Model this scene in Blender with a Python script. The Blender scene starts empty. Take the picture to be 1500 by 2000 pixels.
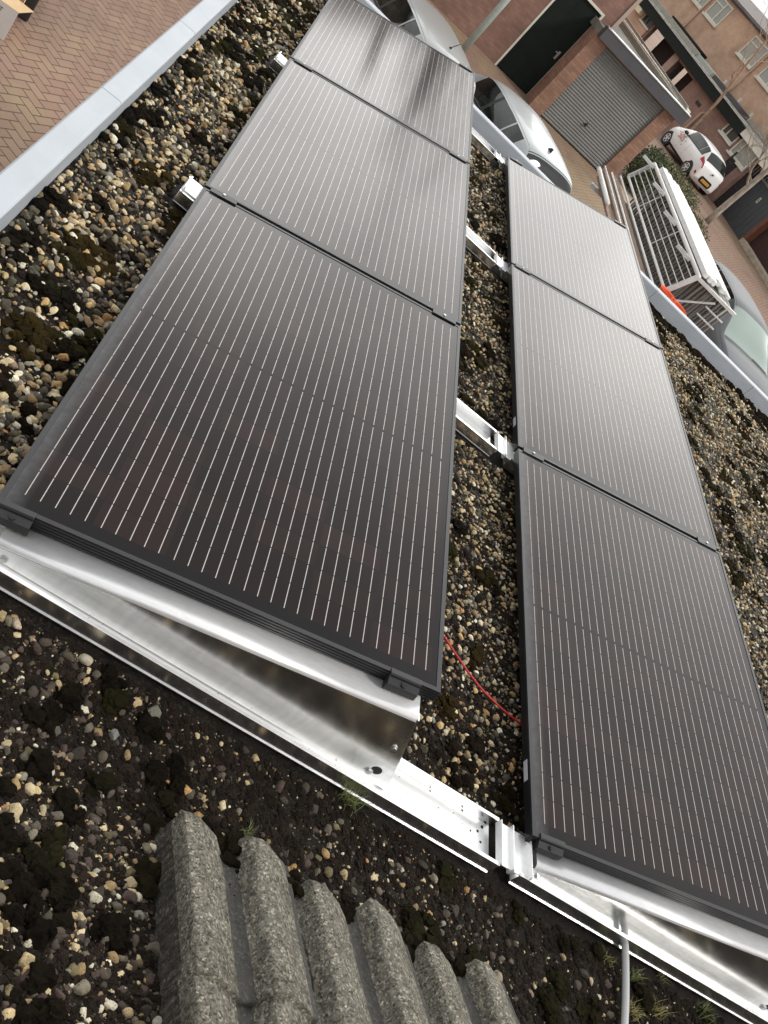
import bpy, bmesh, math, random
import numpy as np
from mathutils import Vector, Matrix, noise
R_ = math.radians
PI = math.pi
rnd = random.Random(7)
S = bpy.context.scene
COL = S.collection

# ------------------------------------------------------------------ camera
cam_d = bpy.data.cameras.new('camera')
cam = bpy.data.objects.new('camera', cam_d)
COL.objects.link(cam)
S.camera = cam
CX, CY, CZ = -0.080, -1.345, 1.513
def rodrigues(v):
    v = Vector(v)
    return Matrix.Rotation(v.length, 3, v.normalized())
_rv = (2.166, 0.481, 0.761)
RM = rodrigues(_rv)                      # world -> (right, down, forward)
right, down, fwd = RM[0], RM[1], RM[2]
M = Matrix.Identity(4)
for i in range(3):
    M[i][0] = right[i]; M[i][1] = -down[i]; M[i][2] = -fwd[i]
M[0][3], M[1][3], M[2][3] = CX, CY, CZ
cam.matrix_world = M
cam_d.sensor_fit = 'VERTICAL'
cam_d.sensor_height = 24.0
cam_d.lens = 1824.5 / 2000.0 * 24.0
cam_d.clip_start = 0.02
cam_d.clip_end = 2000

# ------------------------------------------------------------------ world, sun, exposure
SUN_EL, SUN_AZ = 44.0, 118.0             # azimuth clockwise from +Y
w = bpy.data.worlds.new('World'); S.world = w; w.use_nodes = True
nt = w.node_tree; nt.nodes.clear()
wo = nt.nodes.new('ShaderNodeOutputWorld'); bg = nt.nodes.new('ShaderNodeBackground')
sky = nt.nodes.new('ShaderNodeTexSky'); sky.sky_type = 'NISHITA'; sky.sun_disc = False
sky.sun_elevation = R_(SUN_EL); sky.sun_rotation = R_(SUN_AZ)
sky.dust_density = 3.0; sky.air_density = 1.0
hs = nt.nodes.new('ShaderNodeHueSaturation'); hs.inputs['Saturation'].default_value = 0.35
tc = nt.nodes.new('ShaderNodeTexCoord')
mp = nt.nodes.new('ShaderNodeMapping'); mp.inputs['Scale'].default_value = (1, 1, 2.2)
nz = nt.nodes.new('ShaderNodeTexNoise'); nz.inputs['Scale'].default_value = 3.0
nz.inputs['Detail'].default_value = 5; nz.inputs['Roughness'].default_value = 0.5
cr = nt.nodes.new('ShaderNodeValToRGB')
cr.color_ramp.elements[0].position = 0.38; cr.color_ramp.elements[0].color = (7.6, 7.7, 7.9, 1)
cr.color_ramp.elements[1].position = 0.66; cr.color_ramp.elements[1].color = (11.0, 10.9, 10.7, 1)
mx = nt.nodes.new('ShaderNodeMixRGB'); mx.inputs['Fac'].default_value = 0.86
L = nt.links.new
L(sky.outputs[0], hs.inputs['Color']); L(tc.outputs['Generated'], mp.inputs[0]); L(mp.outputs[0], nz.inputs['Vector'])
L(nz.outputs['Fac'], cr.inputs[0]); L(hs.outputs[0], mx.inputs[1]); L(cr.outputs[0], mx.inputs[2])
# bright patch of cloud round the veiled sun
vd = nt.nodes.new('ShaderNodeVectorMath'); vd.operation = 'DOT_PRODUCT'
GA, GE = R_(34.0), R_(38.0)
vd.inputs[1].default_value = (math.sin(GA) * math.cos(GE), math.cos(GA) * math.cos(GE), math.sin(GE)); L(tc.outputs['Generated'], vd.inputs[0])
pm = nt.nodes.new('ShaderNodeMath'); pm.operation = 'MAXIMUM'; L(vd.outputs['Value'], pm.inputs[0]); pm.inputs[1].default_value = 0.0
pw_ = nt.nodes.new('ShaderNodeMath'); pw_.operation = 'POWER'; L(pm.outputs[0], pw_.inputs[0]); pw_.inputs[1].default_value = 16.0
# (round glow) + (bright band low in the sky ahead)
def wm(op, a, b=None):
    x = nt.nodes.new('ShaderNodeMath'); x.operation = op
    for i, v in enumerate((a, b)):
        if v is None: continue
        if isinstance(v, (int, float)): x.inputs[i].default_value = v
        else: L(v, x.inputs[i])
    return x.outputs[0]
sx = nt.nodes.new('ShaderNodeSeparateXYZ'); L(tc.outputs['Generated'], sx.inputs[0])
zz_ = wm('DIVIDE', wm('SUBTRACT', sx.outputs[2], 0.40), 0.20)
band = wm('EXPONENT', wm('MULTIPLY', wm('MULTIPLY', zz_, zz_), -1.0))
azd = wm('MAXIMUM', wm('ADD', wm('MULTIPLY', sx.outputs[0], 0.12), wm('MULTIPLY', sx.outputs[1], 0.99)), 0.0)
band = wm('MULTIPLY', band, wm('POWER', azd, 3.0))
wob = wm('ADD', wm('MULTIPLY', nz.outputs['Fac'], 1.6), 0.2)
amt = wm('ADD', wm('MULTIPLY', wm('MULTIPLY', band, wob), 37.0), wm('MULTIPLY', pw_.outputs[0], 9.0))
cb_ = nt.nodes.new('ShaderNodeCombineXYZ')
L(wm('MULTIPLY', amt, 1.0), cb_.inputs[0]); L(wm('MULTIPLY', amt, 0.98), cb_.inputs[1]); L(wm('MULTIPLY', amt, 0.94), cb_.inputs[2])
gc = nt.nodes.new('ShaderNodeVectorMath'); gc.operation = 'ADD'
L(mx.outputs[0], gc.inputs[0]); L(cb_.outputs[0], gc.inputs[1])
L(gc.outputs[0], bg.inputs['Color']); bg.inputs['Strength'].default_value = 0.12
L(bg.outputs[0], wo.inputs['Surface'])
sd = bpy.data.lights.new('sun', 'SUN'); sd.energy = 1.5; sd.angle = R_(12); sd.color = (1.0, 0.96, 0.9)
so = bpy.data.objects.new('sun', sd); COL.objects.link(so)
sdir = Vector((math.sin(R_(SUN_AZ)) * math.cos(R_(SUN_EL)), math.cos(R_(SUN_AZ)) * math.cos(R_(SUN_EL)), math.sin(R_(SUN_EL))))
so.rotation_euler = sdir.to_track_quat('Z', 'Y').to_euler(); so.location = (0, 0, 30)
S.view_settings.view_transform = 'Standard'
try: S.view_settings.look = 'None'
except Exception: pass
S.view_settings.gamma = 1.0
S.view_settings.exposure = 0.0
S.cycles.max_bounces = 6

# ------------------------------------------------------------------ material helpers
MATS = {}
def mat(name, col=(0.5, 0.5, 0.5), rough=0.6, metal=0.0, spec=0.5, ior=1.5, noise_amt=0.0, nscale=8.0,
        bump=0.0, bscale=60.0, coat=0.0, col2=None, stretch=(1, 1, 1), emis=None, trans=0.0, alpha=1.0, ncon=(0.35, 0.65)):
    if name in MATS: return MATS[name]
    m = bpy.data.materials.new(name); m.use_nodes = True
    n = m.node_tree; b = n.nodes['Principled BSDF']
    b.inputs['Base Color'].default_value = (*col, 1); b.inputs['Roughness'].default_value = rough
    b.inputs['Metallic'].default_value = metal; b.inputs['Specular IOR Level'].default_value = spec
    b.inputs['IOR'].default_value = ior; b.inputs['Coat Weight'].default_value = coat
    b.inputs['Transmission Weight'].default_value = trans; b.inputs['Alpha'].default_value = alpha
    tcn = n.nodes.new('ShaderNodeTexCoord'); mpn = n.nodes.new('ShaderNodeMapping')
    mpn.inputs['Scale'].default_value = stretch
    n.links.new(tcn.outputs['Object'], mpn.inputs[0])
    if noise_amt or col2:
        t = n.nodes.new('ShaderNodeTexNoise'); t.inputs['Scale'].default_value = nscale; t.inputs['Detail'].default_value = 6
        t.inputs['Roughness'].default_value = 0.65
        r = n.nodes.new('ShaderNodeValToRGB')
        c2 = col2 if col2 else tuple(c * (1 - noise_amt) for c in col)
        c1 = col if col2 else tuple(min(1, c * (1 + noise_amt)) for c in col)
        r.color_ramp.elements[0].position = ncon[0]; r.color_ramp.elements[0].color = (*c2, 1)
        r.color_ramp.elements[1].position = ncon[1]; r.color_ramp.elements[1].color = (*c1, 1)
        n.links.new(mpn.outputs[0], t.inputs['Vector']); n.links.new(t.outputs['Fac'], r.inputs[0])
        n.links.new(r.outputs[0], b.inputs['Base Color'])
    if bump:
        t2 = n.nodes.new('ShaderNodeTexNoise'); t2.inputs['Scale'].default_value = bscale; t2.inputs['Detail'].default_value = 8
        t2.inputs['Roughness'].default_value = 0.7
        bp = n.nodes.new('ShaderNodeBump'); bp.inputs['Strength'].default_value = bump; bp.inputs['Distance'].default_value = 0.01
        n.links.new(mpn.outputs[0], t2.inputs['Vector']); n.links.new(t2.outputs['Fac'], bp.inputs['Height'])
        n.links.new(bp.outputs[0], b.inputs['Normal'])
    MATS[name] = m
    return m

class NT:
    """tiny node helper for maths"""
    def __init__(s, m): s.m = m; s.n = m.node_tree; s.b = s.n.nodes['Principled BSDF']
    def add(s, t): return s.n.nodes.new(t)
    def link(s, a, b): s.n.links.new(a, b)
    def m2(s, op, a, b=None, c=None):
        x = s.add('ShaderNodeMath'); x.operation = op
        for i, v in enumerate((a, b, c)):
            if v is None: continue
            if isinstance(v, (int, float)): x.inputs[i].default_value = v
            else: s.link(v, x.inputs[i])
        return x.outputs[0]
    def mixc(s, f, a, b):
        x = s.add('ShaderNodeMixRGB')
        for i, v in enumerate((f, a, b)):
            if isinstance(v, (int, float)): x.inputs[i].default_value = v
            elif isinstance(v, tuple): x.inputs[i].default_value = (*v, 1) if len(v) == 3 else v
            else: s.link(v, x.inputs[i])
        return x.outputs[0]
    def obj(s):
        t = s.add('ShaderNodeTexCoord'); return t.outputs['Object']
    def sep(s, v):
        x = s.add('ShaderNodeSeparateXYZ'); s.link(v, x.inputs[0]); return x.outputs
    def comb(s, a, b, c=0.0):
        x = s.add('ShaderNodeCombineXYZ')
        for i, v in enumerate((a, b, c)):
            if isinstance(v, (int, float)): x.inputs[i].default_value = v
            else: s.link(v, x.inputs[i])
        return x.outputs[0]
    def noise(s, v, sc, det=5, rough=0.6):
        x = s.add('ShaderNodeTexNoise'); x.inputs['Scale'].default_value = sc; x.inputs['Detail'].default_value = det
        x.inputs['Roughness'].default_value = rough; s.link(v, x.inputs['Vector']); return x.outputs['Fac']
    def ramp(s, v, pts):
        x = s.add('ShaderNodeValToRGB'); e = x.color_ramp.elements
        while len(e) < len(pts): e.new(0.5)
        for i, (p, c) in enumerate(pts): e[i].position = p; e[i].color = (*c, 1)
        s.link(v, x.inputs[0]); return x.outputs[0]
    def bump(s, h, st=0.5, dist=0.01):
        x = s.add('ShaderNodeBump'); x.inputs['Strength'].default_value = st; x.inputs['Distance'].default_value = dist
        s.link(h, x.inputs['Height']); s.link(x.outputs[0], s.b.inputs['Normal'])

def brick_mat(name, c1, c2, mortar, sx=0.22, sy=0.075, bias=0.0):
    m = mat(name, c1, 0.9); k = NT(m)
    x, y, z = k.sep(k.obj())
    v = k.comb(k.m2('ADD', x, y), z)
    t = k.add('ShaderNodeTexBrick'); k.link(v, t.inputs['Vector'])
    t.inputs['Scale'].default_value = 1.0; t.inputs['Brick Width'].default_value = sx; t.inputs['Row Height'].default_value = sy
    t.inputs['Mortar Size'].default_value = 0.010; t.inputs['Mortar Smooth'].default_value = 0.2; t.inputs['Bias'].default_value = bias
    t.inputs['Color1'].default_value = (*c1, 1); t.inputs['Color2'].default_value = (*c2, 1); t.inputs['Mortar'].default_value = (*mortar, 1)
    nn = k.noise(k.obj(), 1.3, 6); g = k.ramp(nn, [(0.3, (0.72, 0.72, 0.72)), (0.7, (1.1, 1.1, 1.1))])
    mm = k.add('ShaderNodeMixRGB'); mm.blend_type = 'MULTIPLY'; mm.inputs[0].default_value = 1
    k.link(t.outputs['Color'], mm.inputs[1]); k.link(g, mm.inputs[2]); k.link(mm.outputs[0], k.b.inputs['Base Color'])
    k.bump(t.outputs['Fac'], -0.4, 0.006)
    return m

def herring_mat(name):
    m = mat(name, (0.2, 0.13, 0.1), 0.85); k = NT(m)
    cell = 0.107; ang = R_(13.0)
    X, Y, Z = k.sep(k.obj())
    ca, sa = math.cos(ang) / cell, math.sin(ang) / cell
    # slight wander so courses are not laser straight
    wn = k.m2('MULTIPLY', k.m2('SUBTRACT', k.noise(k.obj(), 2.0, 2), 0.5), 0.25)
    # 45 degree herringbone turned with the parapet line
    a2 = R_(58.0); c, s_ = math.cos(a2) / cell, math.sin(a2) / cell
    u = k.m2('ADD', k.m2('ADD', k.m2('MULTIPLY', X, c), k.m2('MULTIPLY', Y, s_)), wn)
    v = k.m2('ADD', k.m2('SUBTRACT', k.m2('MULTIPLY', Y, c), k.m2('MULTIPLY', X, s_)), wn)
    i = k.m2('FLOOR', u); j = k.m2('FLOOR', v)
    fu = k.m2('SUBTRACT', u, i); fv = k.m2('SUBTRACT', v, j)
    q = k.m2('FLOORED_MODULO', k.m2('SUBTRACT', i, j), 4.0)
    def iseq(t): return k.m2('COMPARE', q, float(t), 0.1)
    k0, k1, k2, k3 = iseq(0), iseq(1), iseq(2), iseq(3)
    one = lambda t: k.m2('SUBTRACT', 1.0, t)
    # big number where that side is open to the brick's other half
    dl = k.m2('ADD', fu, k1); dr = k.m2('ADD', one(fu), k0)
    db = k.m2('ADD', fv, k2); dt = k.m2('ADD', one(fv), k3)
    d = k.m2('MINIMUM', k.m2('MINIMUM', dl, dr), k.m2('MINIMUM', db, dt))
    bi = k.m2('SUBTRACT', i, k1); bj = k.m2('SUBTRACT', j, k2)
    wn2 = k.add('ShaderNodeTexWhiteNoise'); wn2.noise_dimensions = '3D'
    k.link(k.comb(bi, bj, k.m2('ADD', k0, k1)), wn2.inputs['Vector'])
    rv = wn2.outputs['Value']
    base = k.ramp(rv, [(0.0, (0.25, 0.158, 0.122)), (0.4, (0.275, 0.185, 0.14)), (0.7, (0.285, 0.20, 0.15)), (1.0, (0.255, 0.16, 0.13))])
    big = k.ramp(k.noise(k.obj(), 0.5, 5), [(0.3, (0.78, 0.75, 0.72)), (0.7, (1.12, 1.06, 1.0))])
    fine = k.ramp(k.noise(k.obj(), 90, 4), [(0.3, (0.86, 0.86, 0.86)), (0.7, (1.1, 1.1, 1.1))])
    mu = k.add('ShaderNodeMixRGB'); mu.blend_type = 'MULTIPLY'; mu.inputs[0].default_value = 1; k.link(base, mu.inputs[1]); k.link(big, mu.inputs[2])
    mu2 = k.add('ShaderNodeMixRGB'); mu2.blend_type = 'MULTIPLY'; mu2.inputs[0].default_value = 1; k.link(mu.outputs[0], mu2.inputs[1]); k.link(fine, mu2.inputs[2])
    # moss between and over bricks beyond the parked cars
    mossn = k.noise(k.obj(), 0.9, 6, 0.7)
    msk = k.ramp(k.m2('ADD', mossn, k.m2('MULTIPLY', k.m2('MULTIPLY', k.m2('GREATER_THAN', Y, 14.0), k.m2('LESS_THAN', Y, 27.0)), 0.10)), [(0.5, (0, 0, 0)), (0.68, (1, 1, 1))])
    col = k.mixc(k.m2('MULTIPLY', msk, 0.5), mu2.outputs[0], (0.34, 0.27, 0.14))
    joint = k.m2('LESS_THAN', d, 0.055)
    col = k.mixc(joint, col, (0.085, 0.06, 0.04))
    k.link(col, k.b.inputs['Base Color'])
    h = k.m2('MINIMUM', k.m2('MULTIPLY', d, 8.0), 1.0)
    k.bump(h, 0.5, 0.006)
    return m

# ------------------------------------------------------------------ mesh helpers
class MB:
    def __init__(s): s.v = []; s.f = []; s.xf = None
    def addv(s, pts, faces):
        o = len(s.v)
        for p in pts:
            p = Vector(p)
            if s.xf is not None: p = s.xf @ p
            s.v.append(tuple(p))
        for f in faces: s.f.append(tuple(o + i for i in f))
        return s
    def box(s, x0, x1, y0, y1, z0, z1):
        p = [(x0, y0, z0), (x1, y0, z0), (x1, y1, z0), (x0, y1, z0), (x0, y0, z1), (x1, y0, z1), (x1, y1, z1), (x0, y1, z1)]
        return s.addv(p, [(0, 3, 2, 1), (4, 5, 6, 7), (0, 1, 5, 4), (1, 2, 6, 5), (2, 3, 7, 6), (3, 0, 4, 7)])
    def obox(s, a, b, wdt, hgt, up=(0, 0, 1)):
        """beam from a to b with width and height"""
        a = Vector(a); b = Vector(b); d = (b - a).normalized(); u = Vector(up)
        sd_ = d.cross(u).normalized(); u2 = sd_.cross(d).normalized()
        p = []
        for e in (a, b):
            for q in ((-1, -1), (1, -1), (1, 1), (-1, 1)):
                p.append(e + sd_ * q[0] * wdt / 2 + u2 * q[1] * hgt / 2)
        return s.addv(p, [(0, 1, 2, 3), (7, 6, 5, 4), (0, 4, 5, 1), (1, 5, 6, 2), (2, 6, 7, 3), (3, 7, 4, 0)])
    def tube(s, pts, r, n=8, cap=True):
        pts = [Vector(p) for p in pts]
        rs = r if isinstance(r, (list, tuple)) else [r] * len(pts)
        o = []; prev = None
        for i, p in enumerate(pts):
            d = (pts[min(i + 1, len(pts) - 1)] - pts[max(i - 1, 0)])
            d = d.normalized() if d.length > 1e-9 else Vector((0, 0, 1))
            if prev is None:
                a = d.cross(Vector((0, 0, 1)))
                if a.length < 1e-3: a = d.cross(Vector((1, 0, 0)))
            else: a = prev - d * prev.dot(d)
            a.normalize(); prev = a; b = d.cross(a)
            for k in range(n):
                t = 2 * PI * k / n
                o.append(p + (a * math.cos(t) + b * math.sin(t)) * rs[i])
        fs = []
        for i in range(len(pts) - 1):
            for k in range(n):
                fs.append((i * n + k, i * n + (k + 1) % n, (i + 1) * n + (k + 1) % n, (i + 1) * n + k))
        if cap:
            fs.append(tuple(range(n))[::-1]); fs.append(tuple((len(pts) - 1) * n + k for k in range(n)))
        return s.addv(o, fs)
    def prism(s, poly, d, axis='y', o=0.0):
        """poly: 2D points; axis y: poly in (x,z) extruded o..o+d in y; x: poly in (y,z); z: poly in (x,y)"""
        n = len(poly); P = []
        for e in (o, o + d):
            for (a, b) in poly:
                P.append({'y': (a, e, b), 'x': (e, a, b), 'z': (a, b, e)}[axis])
        fs = [tuple(range(n)), tuple(range(2 * n - 1, n - 1, -1))]
        for i in range(n):
            j = (i + 1) % n; fs.append((j, i, n + i, n + j))
        return s.addv(P, fs)
    def build(s, name, m, parent=None, smooth=False, bevel=0.0, kind=None, seg=2):
        me = bpy.data.meshes.new(name); me.from_pydata(s.v, [], s.f); me.update()
        bm = bmesh.new(); bm.from_mesh(me); bmesh.ops.recalc_face_normals(bm, faces=bm.faces); bm.to_mesh(me); bm.free()
        if smooth:
            for p in me.polygons: p.use_smooth = True
        o = bpy.data.objects.new(name, me); COL.objects.link(o)
        if m is not None: me.materials.append(m)
        if parent is not None: o.parent = parent
        if bevel:
            b = o.modifiers.new('b', 'BEVEL'); b.width = bevel; b.segments = seg; b.limit_method = 'ANGLE'; b.angle_limit = R_(40)
        if kind: o['kind'] = kind
        return o

def tag(o, label=None, cat=None, group=None, kind=None):
    if label: o['label'] = label
    if cat: o['category'] = cat
    if group: o['group'] = group
    if kind: o['kind'] = kind
    return o
def empty(name, loc, label, cat, rz=0.0, group=None, rot=None):
    o = bpy.data.objects.new(name, None); COL.objects.link(o); o.location = loc
    o.rotation_euler = rot if rot else (0, 0, rz); o.empty_display_size = 0.1
    return tag(o, label, cat, group)
def copy_tree(o, parent=None):
    c = o.copy(); COL.objects.link(c)
    if parent is not None: c.parent = parent
    for ch in [x for x in bpy.data.objects if x.parent == o]:
        copy_tree(ch, c)
    return c

GZ = -2.8
T = 0.223; CT, ST, TT = math.cos(T), math.sin(T), math.tan(T)
PW, PL, GAP = 1.0, 1.69, 0.02
H0 = 0.09
ROW2 = 1.503

# ------------------------------------------------------------------ materials
alu = mat('aluminium', (0.92, 0.93, 0.93), 0.30, 0.45, noise_amt=0.04, nscale=14, stretch=(1, 6, 6))
# rolled aluminium: slightly streaky roughness
def alu_sheet():
    m = mat('aluminium_sheet', (0.88, 0.88, 0.87), 0.22, 1.0); k = NT(m)
    mpn = k.add('ShaderNodeMapping'); mpn.inputs['Scale'].default_value = (2.5, 2.5, 0.5); k.link(k.obj(), mpn.inputs[0])
    n1 = k.noise(mpn.outputs[0], 9, 5); k.link(k.m2('MULTIPLY_ADD', n1, 0.16, 0.13), k.b.inputs['Roughness'])
    n2 = k.noise(mpn.outputs[0], 30, 4); k.link(k.ramp(n2, [(0.3, (0.80, 0.80, 0.78)), (0.7, (0.92, 0.92, 0.91))]), k.b.inputs['Base Color'])
    return m
alu_s = alu_sheet()
alu_f = mat('aluminium_flange', (0.93, 0.93, 0.93), 0.30, 0.5, noise_amt=0.05, nscale=20, stretch=(1, 5, 5), bump=0.02, bscale=300)
alu_ch = mat('aluminium_profile', (0.80, 0.80, 0.80), 0.25, 0.97, noise_amt=0.08, nscale=30, stretch=(1, 8, 8))
alu_d = mat('aluminium_dull', (0.62, 0.63, 0.63), 0.42, 0.9, noise_amt=0.15, nscale=20)
black_an = mat('black_anodised', (0.014, 0.0145, 0.017), 0.4, 0.0, spec=0.5, noise_amt=0.15, nscale=60)
clamp_m = mat('black_clamp', (0.02, 0.021, 0.023), 0.42, 0.0, spec=0.5)
black_m = mat('matt_black', (0.012, 0.012, 0.012), 0.6)
steel = mat('stainless', (0.6, 0.6, 0.6), 0.3, 1.0)
white_st = mat('white_sticker', (0.75, 0.77, 0.82), 0.5)
zinc = mat('pale_blue_trim', (0.43, 0.465, 0.505), 0.5, 0.0, col2=(0.38, 0.41, 0.44), nscale=5, bump=0.06, bscale=25, stretch=(1, 1, 4), ncon=(0.25, 0.6))
zinc_seam = mat('trim_seam', (0.2, 0.22, 0.25), 0.7)

def cell_mat():
    m = mat('solar_glass', (0.012, 0.012, 0.014), 0.08, 0.0, spec=0.5, ior=1.29); k = NT(m)
    x, y, z = k.sep(k.obj())
    pitch = 0.159; mx_ = (1.0 - 6 * pitch) / 2
    cx = k.m2('DIVIDE', k.m2('SUBTRACT', x, mx_), pitch); ci = k.m2('FLOOR', cx); fx = k.m2('SUBTRACT', cx, ci)
    fxm = k.m2('MULTIPLY', fx, pitch)              # metres inside the cell
    # busbars at cell position 0.0172 + n*0.0312 (5 per cell)
    bb = k.m2('DIVIDE', k.m2('SUBTRACT', fxm, 0.0015), 0.0312); bf = k.m2('SUBTRACT', bb, k.m2('FLOOR', bb))
    dist = k.m2('MULTIPLY', k.m2('ABSOLUTE', k.m2('SUBTRACT', bf, 0.5)), 0.0312)
    bar = k.m2('LESS_THAN', dist, 0.00092)
    inx = k.m2('MULTIPLY', k.m2('GREATER_THAN', x, mx_), k.m2('LESS_THAN', x, 1 - mx_))
    # rows: two blocks of ten half cells round a middle gap
    rp = 0.0795; half = PL / 2; gap = 0.0045
    yy = k.m2('SUBTRACT', k.m2('ABSOLUTE', k.m2('SUBTRACT', y, half)), gap)
    ry = k.m2('DIVIDE', yy, rp); rf = k.m2('SUBTRACT', ry, k.m2('FLOOR', ry)); rfm = k.m2('MULTIPLY', rf, rp)
    notgap = k.m2('MULTIPLY', k.m2('GREATER_THAN', rfm, 0.0017), k.m2('LESS_THAN', rfm, rp - 0.0017))
    iny = k.m2('MULTIPLY', k.m2('GREATER_THAN', yy, 0.0), k.m2('LESS_THAN', yy, 10 * rp))
    bars = k.m2('MULTIPLY', k.m2('MULTIPLY', bar, inx), k.m2('MULTIPLY', notgap, iny))
    # cell tone varies a little from cell to cell
    wn = k.add('ShaderNodeTexWhiteNoise'); wn.noise_dimensions = '3D'
    oi = k.add('ShaderNodeObjectInfo')
    k.link(k.comb(ci, k.m2('FLOOR', ry), oi.outputs['Random']), wn.inputs['Vector'])
    nlow = k.noise(k.obj(), 3.0, 3)
    tone = k.m2('ADD', k.m2('MULTIPLY', wn.outputs['Value'], 0.45), k.m2('MULTIPLY', nlow, 0.6))
    cell = k.ramp(tone, [(0.2, (0.006, 0.0045, 0.0048)), (0.55, (0.0125, 0.0072, 0.0065)), (0.85, (0.021, 0.0108, 0.0092))])
    edge = k.m2('MAXIMUM', k.m2('GREATER_THAN', fxm, pitch - 0.0025), k.m2('SUBTRACT', 1.0, notgap))
    edge = k.m2('MAXIMUM', edge, k.m2('SUBTRACT', 1.0, k.m2('MULTIPLY', inx, iny)))
    c = k.mixc(edge, cell, (0.006, 0.0058, 0.0065))
    c = k.mixc(bars, c, (0.50, 0.475, 0.45))
    k.link(c, k.b.inputs['Base Color'])
    # dust film: rougher, a bit grey, thicker towards the low edge (drained dirt)
    dn = k.noise(k.obj(), 26, 6, 0.7)
    le = k.m2('MAXIMUM', k.m2('SUBTRACT', 0.055, x), 0.0)
    film = k.m2('MINIMUM', k.m2('MULTIPLY', k.m2('MULTIPLY', le, 18.0), k.m2('MULTIPLY', dn, 0.9)), 0.5)
    speck = k.m2('MULTIPLY', k.m2('GREATER_THAN', k.noise(k.obj(), 140, 2), 0.79), 0.35)
    c2 = k.mixc(k.m2('MAXIMUM', film, speck), c, (0.20, 0.20, 0.21))
    k.link(c2, k.b.inputs['Base Color'])
    k.link(k.m2('MULTIPLY_ADD', dn, 0.10, 0.06), k.b.inputs['Roughness'])
    return m
glass_m = cell_mat()
glass_m.node_tree.nodes['Principled BSDF'].inputs['Specular Tint'].default_value = (1.0, 0.92, 0.89, 1)

# ------------------------------------------------------------------ solar panels
def make_panel():
    t = empty('solar_panel', (0, 0, 0), '', 'solar panel')
    # frame: hollow bars with grooves in the outer face; the two long and the two short bars are one mesh
    fb = MB(); lip = 0.011; hf = 0.035
    def bar(x0, x1, y0, y1):
        fb.box(x0, x1, y0, y1, -hf, 0.0)
    bar(0, lip, 0, PL); bar(PW - lip, PW, 0, PL); bar(lip, PW - lip, 0, lip); bar(lip, PW - lip, PL - lip, PL)
    for zc in (-0.0065, -0.0145, -0.0225, -0.0305):          # raised ribs
        fb.box(-0.0014, 0.0002, 0.0, PL, zc - 0.0024, zc + 0.0024)
        fb.box(PW - 0.0002, PW + 0.0014, 0.0, PL, zc - 0.0024, zc + 0.0024)
        fb.box(0.0, PW, -0.0014, 0.0002, zc - 0.0024, zc + 0.0024)
        fb.box(0.0, PW, PL - 0.0002, PL + 0.0014, zc - 0.0024, zc + 0.0024)
    fb.build('frame', black_an, t)
    g = MB(); g.box(lip * 0.6, PW - lip * 0.6, lip * 0.6, PL - lip * 0.6, -0.006, -0.0016)
    g.build('glass', glass_m, t)
    b = MB(); b.box(lip, PW - lip, lip, PL - lip, -0.0095, -0.0075); b.build('back_sheet', black_m, t)
    j = MB(); j.box(0.42, 0.58, PL / 2 - 0.04, PL / 2 + 0.04, -0.028, -0.0097); j.build('junction_box', black_m, t, bevel=0.003)
    return t
labels = {(0, 0): 'nearest solar panel of the left row, dark brown, above the big bright wedge bracket',
          (0, 1): 'middle solar panel of the left row, grey sky glare on its glass',
          (0, 2): 'farthest solar panel of the left row, with dark blurred reflections, next to the street lamp',
          (1, 0): 'nearest solar panel of the right row, running out of the bottom right corner',
          (1, 1): 'middle solar panel of the right row, with a small white sticker on its frame side',
          (1, 2): 'farthest solar panel of the right row, palest grey glare, next to the scaffold rack'}
proto = make_panel()
for r in (0, 1):
    for k in range(3):
        o = proto if (r, k) == (0, 0) else copy_tree(proto)
        o.location = (r * ROW2, k * (PL + GAP) - (0.005 if r else 0), H0); o.rotation_euler = (0, -T, 0)
        tag(o, labels[(r, k)], 'solar panel', 'black solar panels laid in two tilted rows on the roof')
        if r == 1 and k < 2:
            st = MB(); st.box(-0.0028, -0.0015, 0.17 if k == 0 else 0.16, 0.235 if k == 0 else 0.22, -0.027, -0.011)
            so_ = st.build('sticker', white_st, o); so_['label'] = 'white serial sticker'

# ------------------------------------------------------------------ mounting rails
def channel(mb, x0, x1, yc, hw=0.066, z=0.004, h=0.045, t=0.003, ledge=0.003):
    P = [(yc - hw - ledge, z), (yc + hw + ledge * .6, z), (yc + hw + ledge * .6, z + t), (yc + hw, z + t), (yc + hw, z + h), (yc + hw - 0.010, z + h), (yc + hw - 0.010, z + h - t), (yc + hw - t, z + h - t),
         (yc + hw - t, z + 2.2 * t), (yc - hw + t, z + 2.2 * t), (yc - hw + t, z + h - t), (yc - hw + 0.010, z + h - t), (yc - hw + 0.010, z + h), (yc - hw, z + h), (yc - hw, z + t), (yc - hw - ledge, z + t)]
    mb.prism(P, x1 - x0, 'x', x0)

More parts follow.
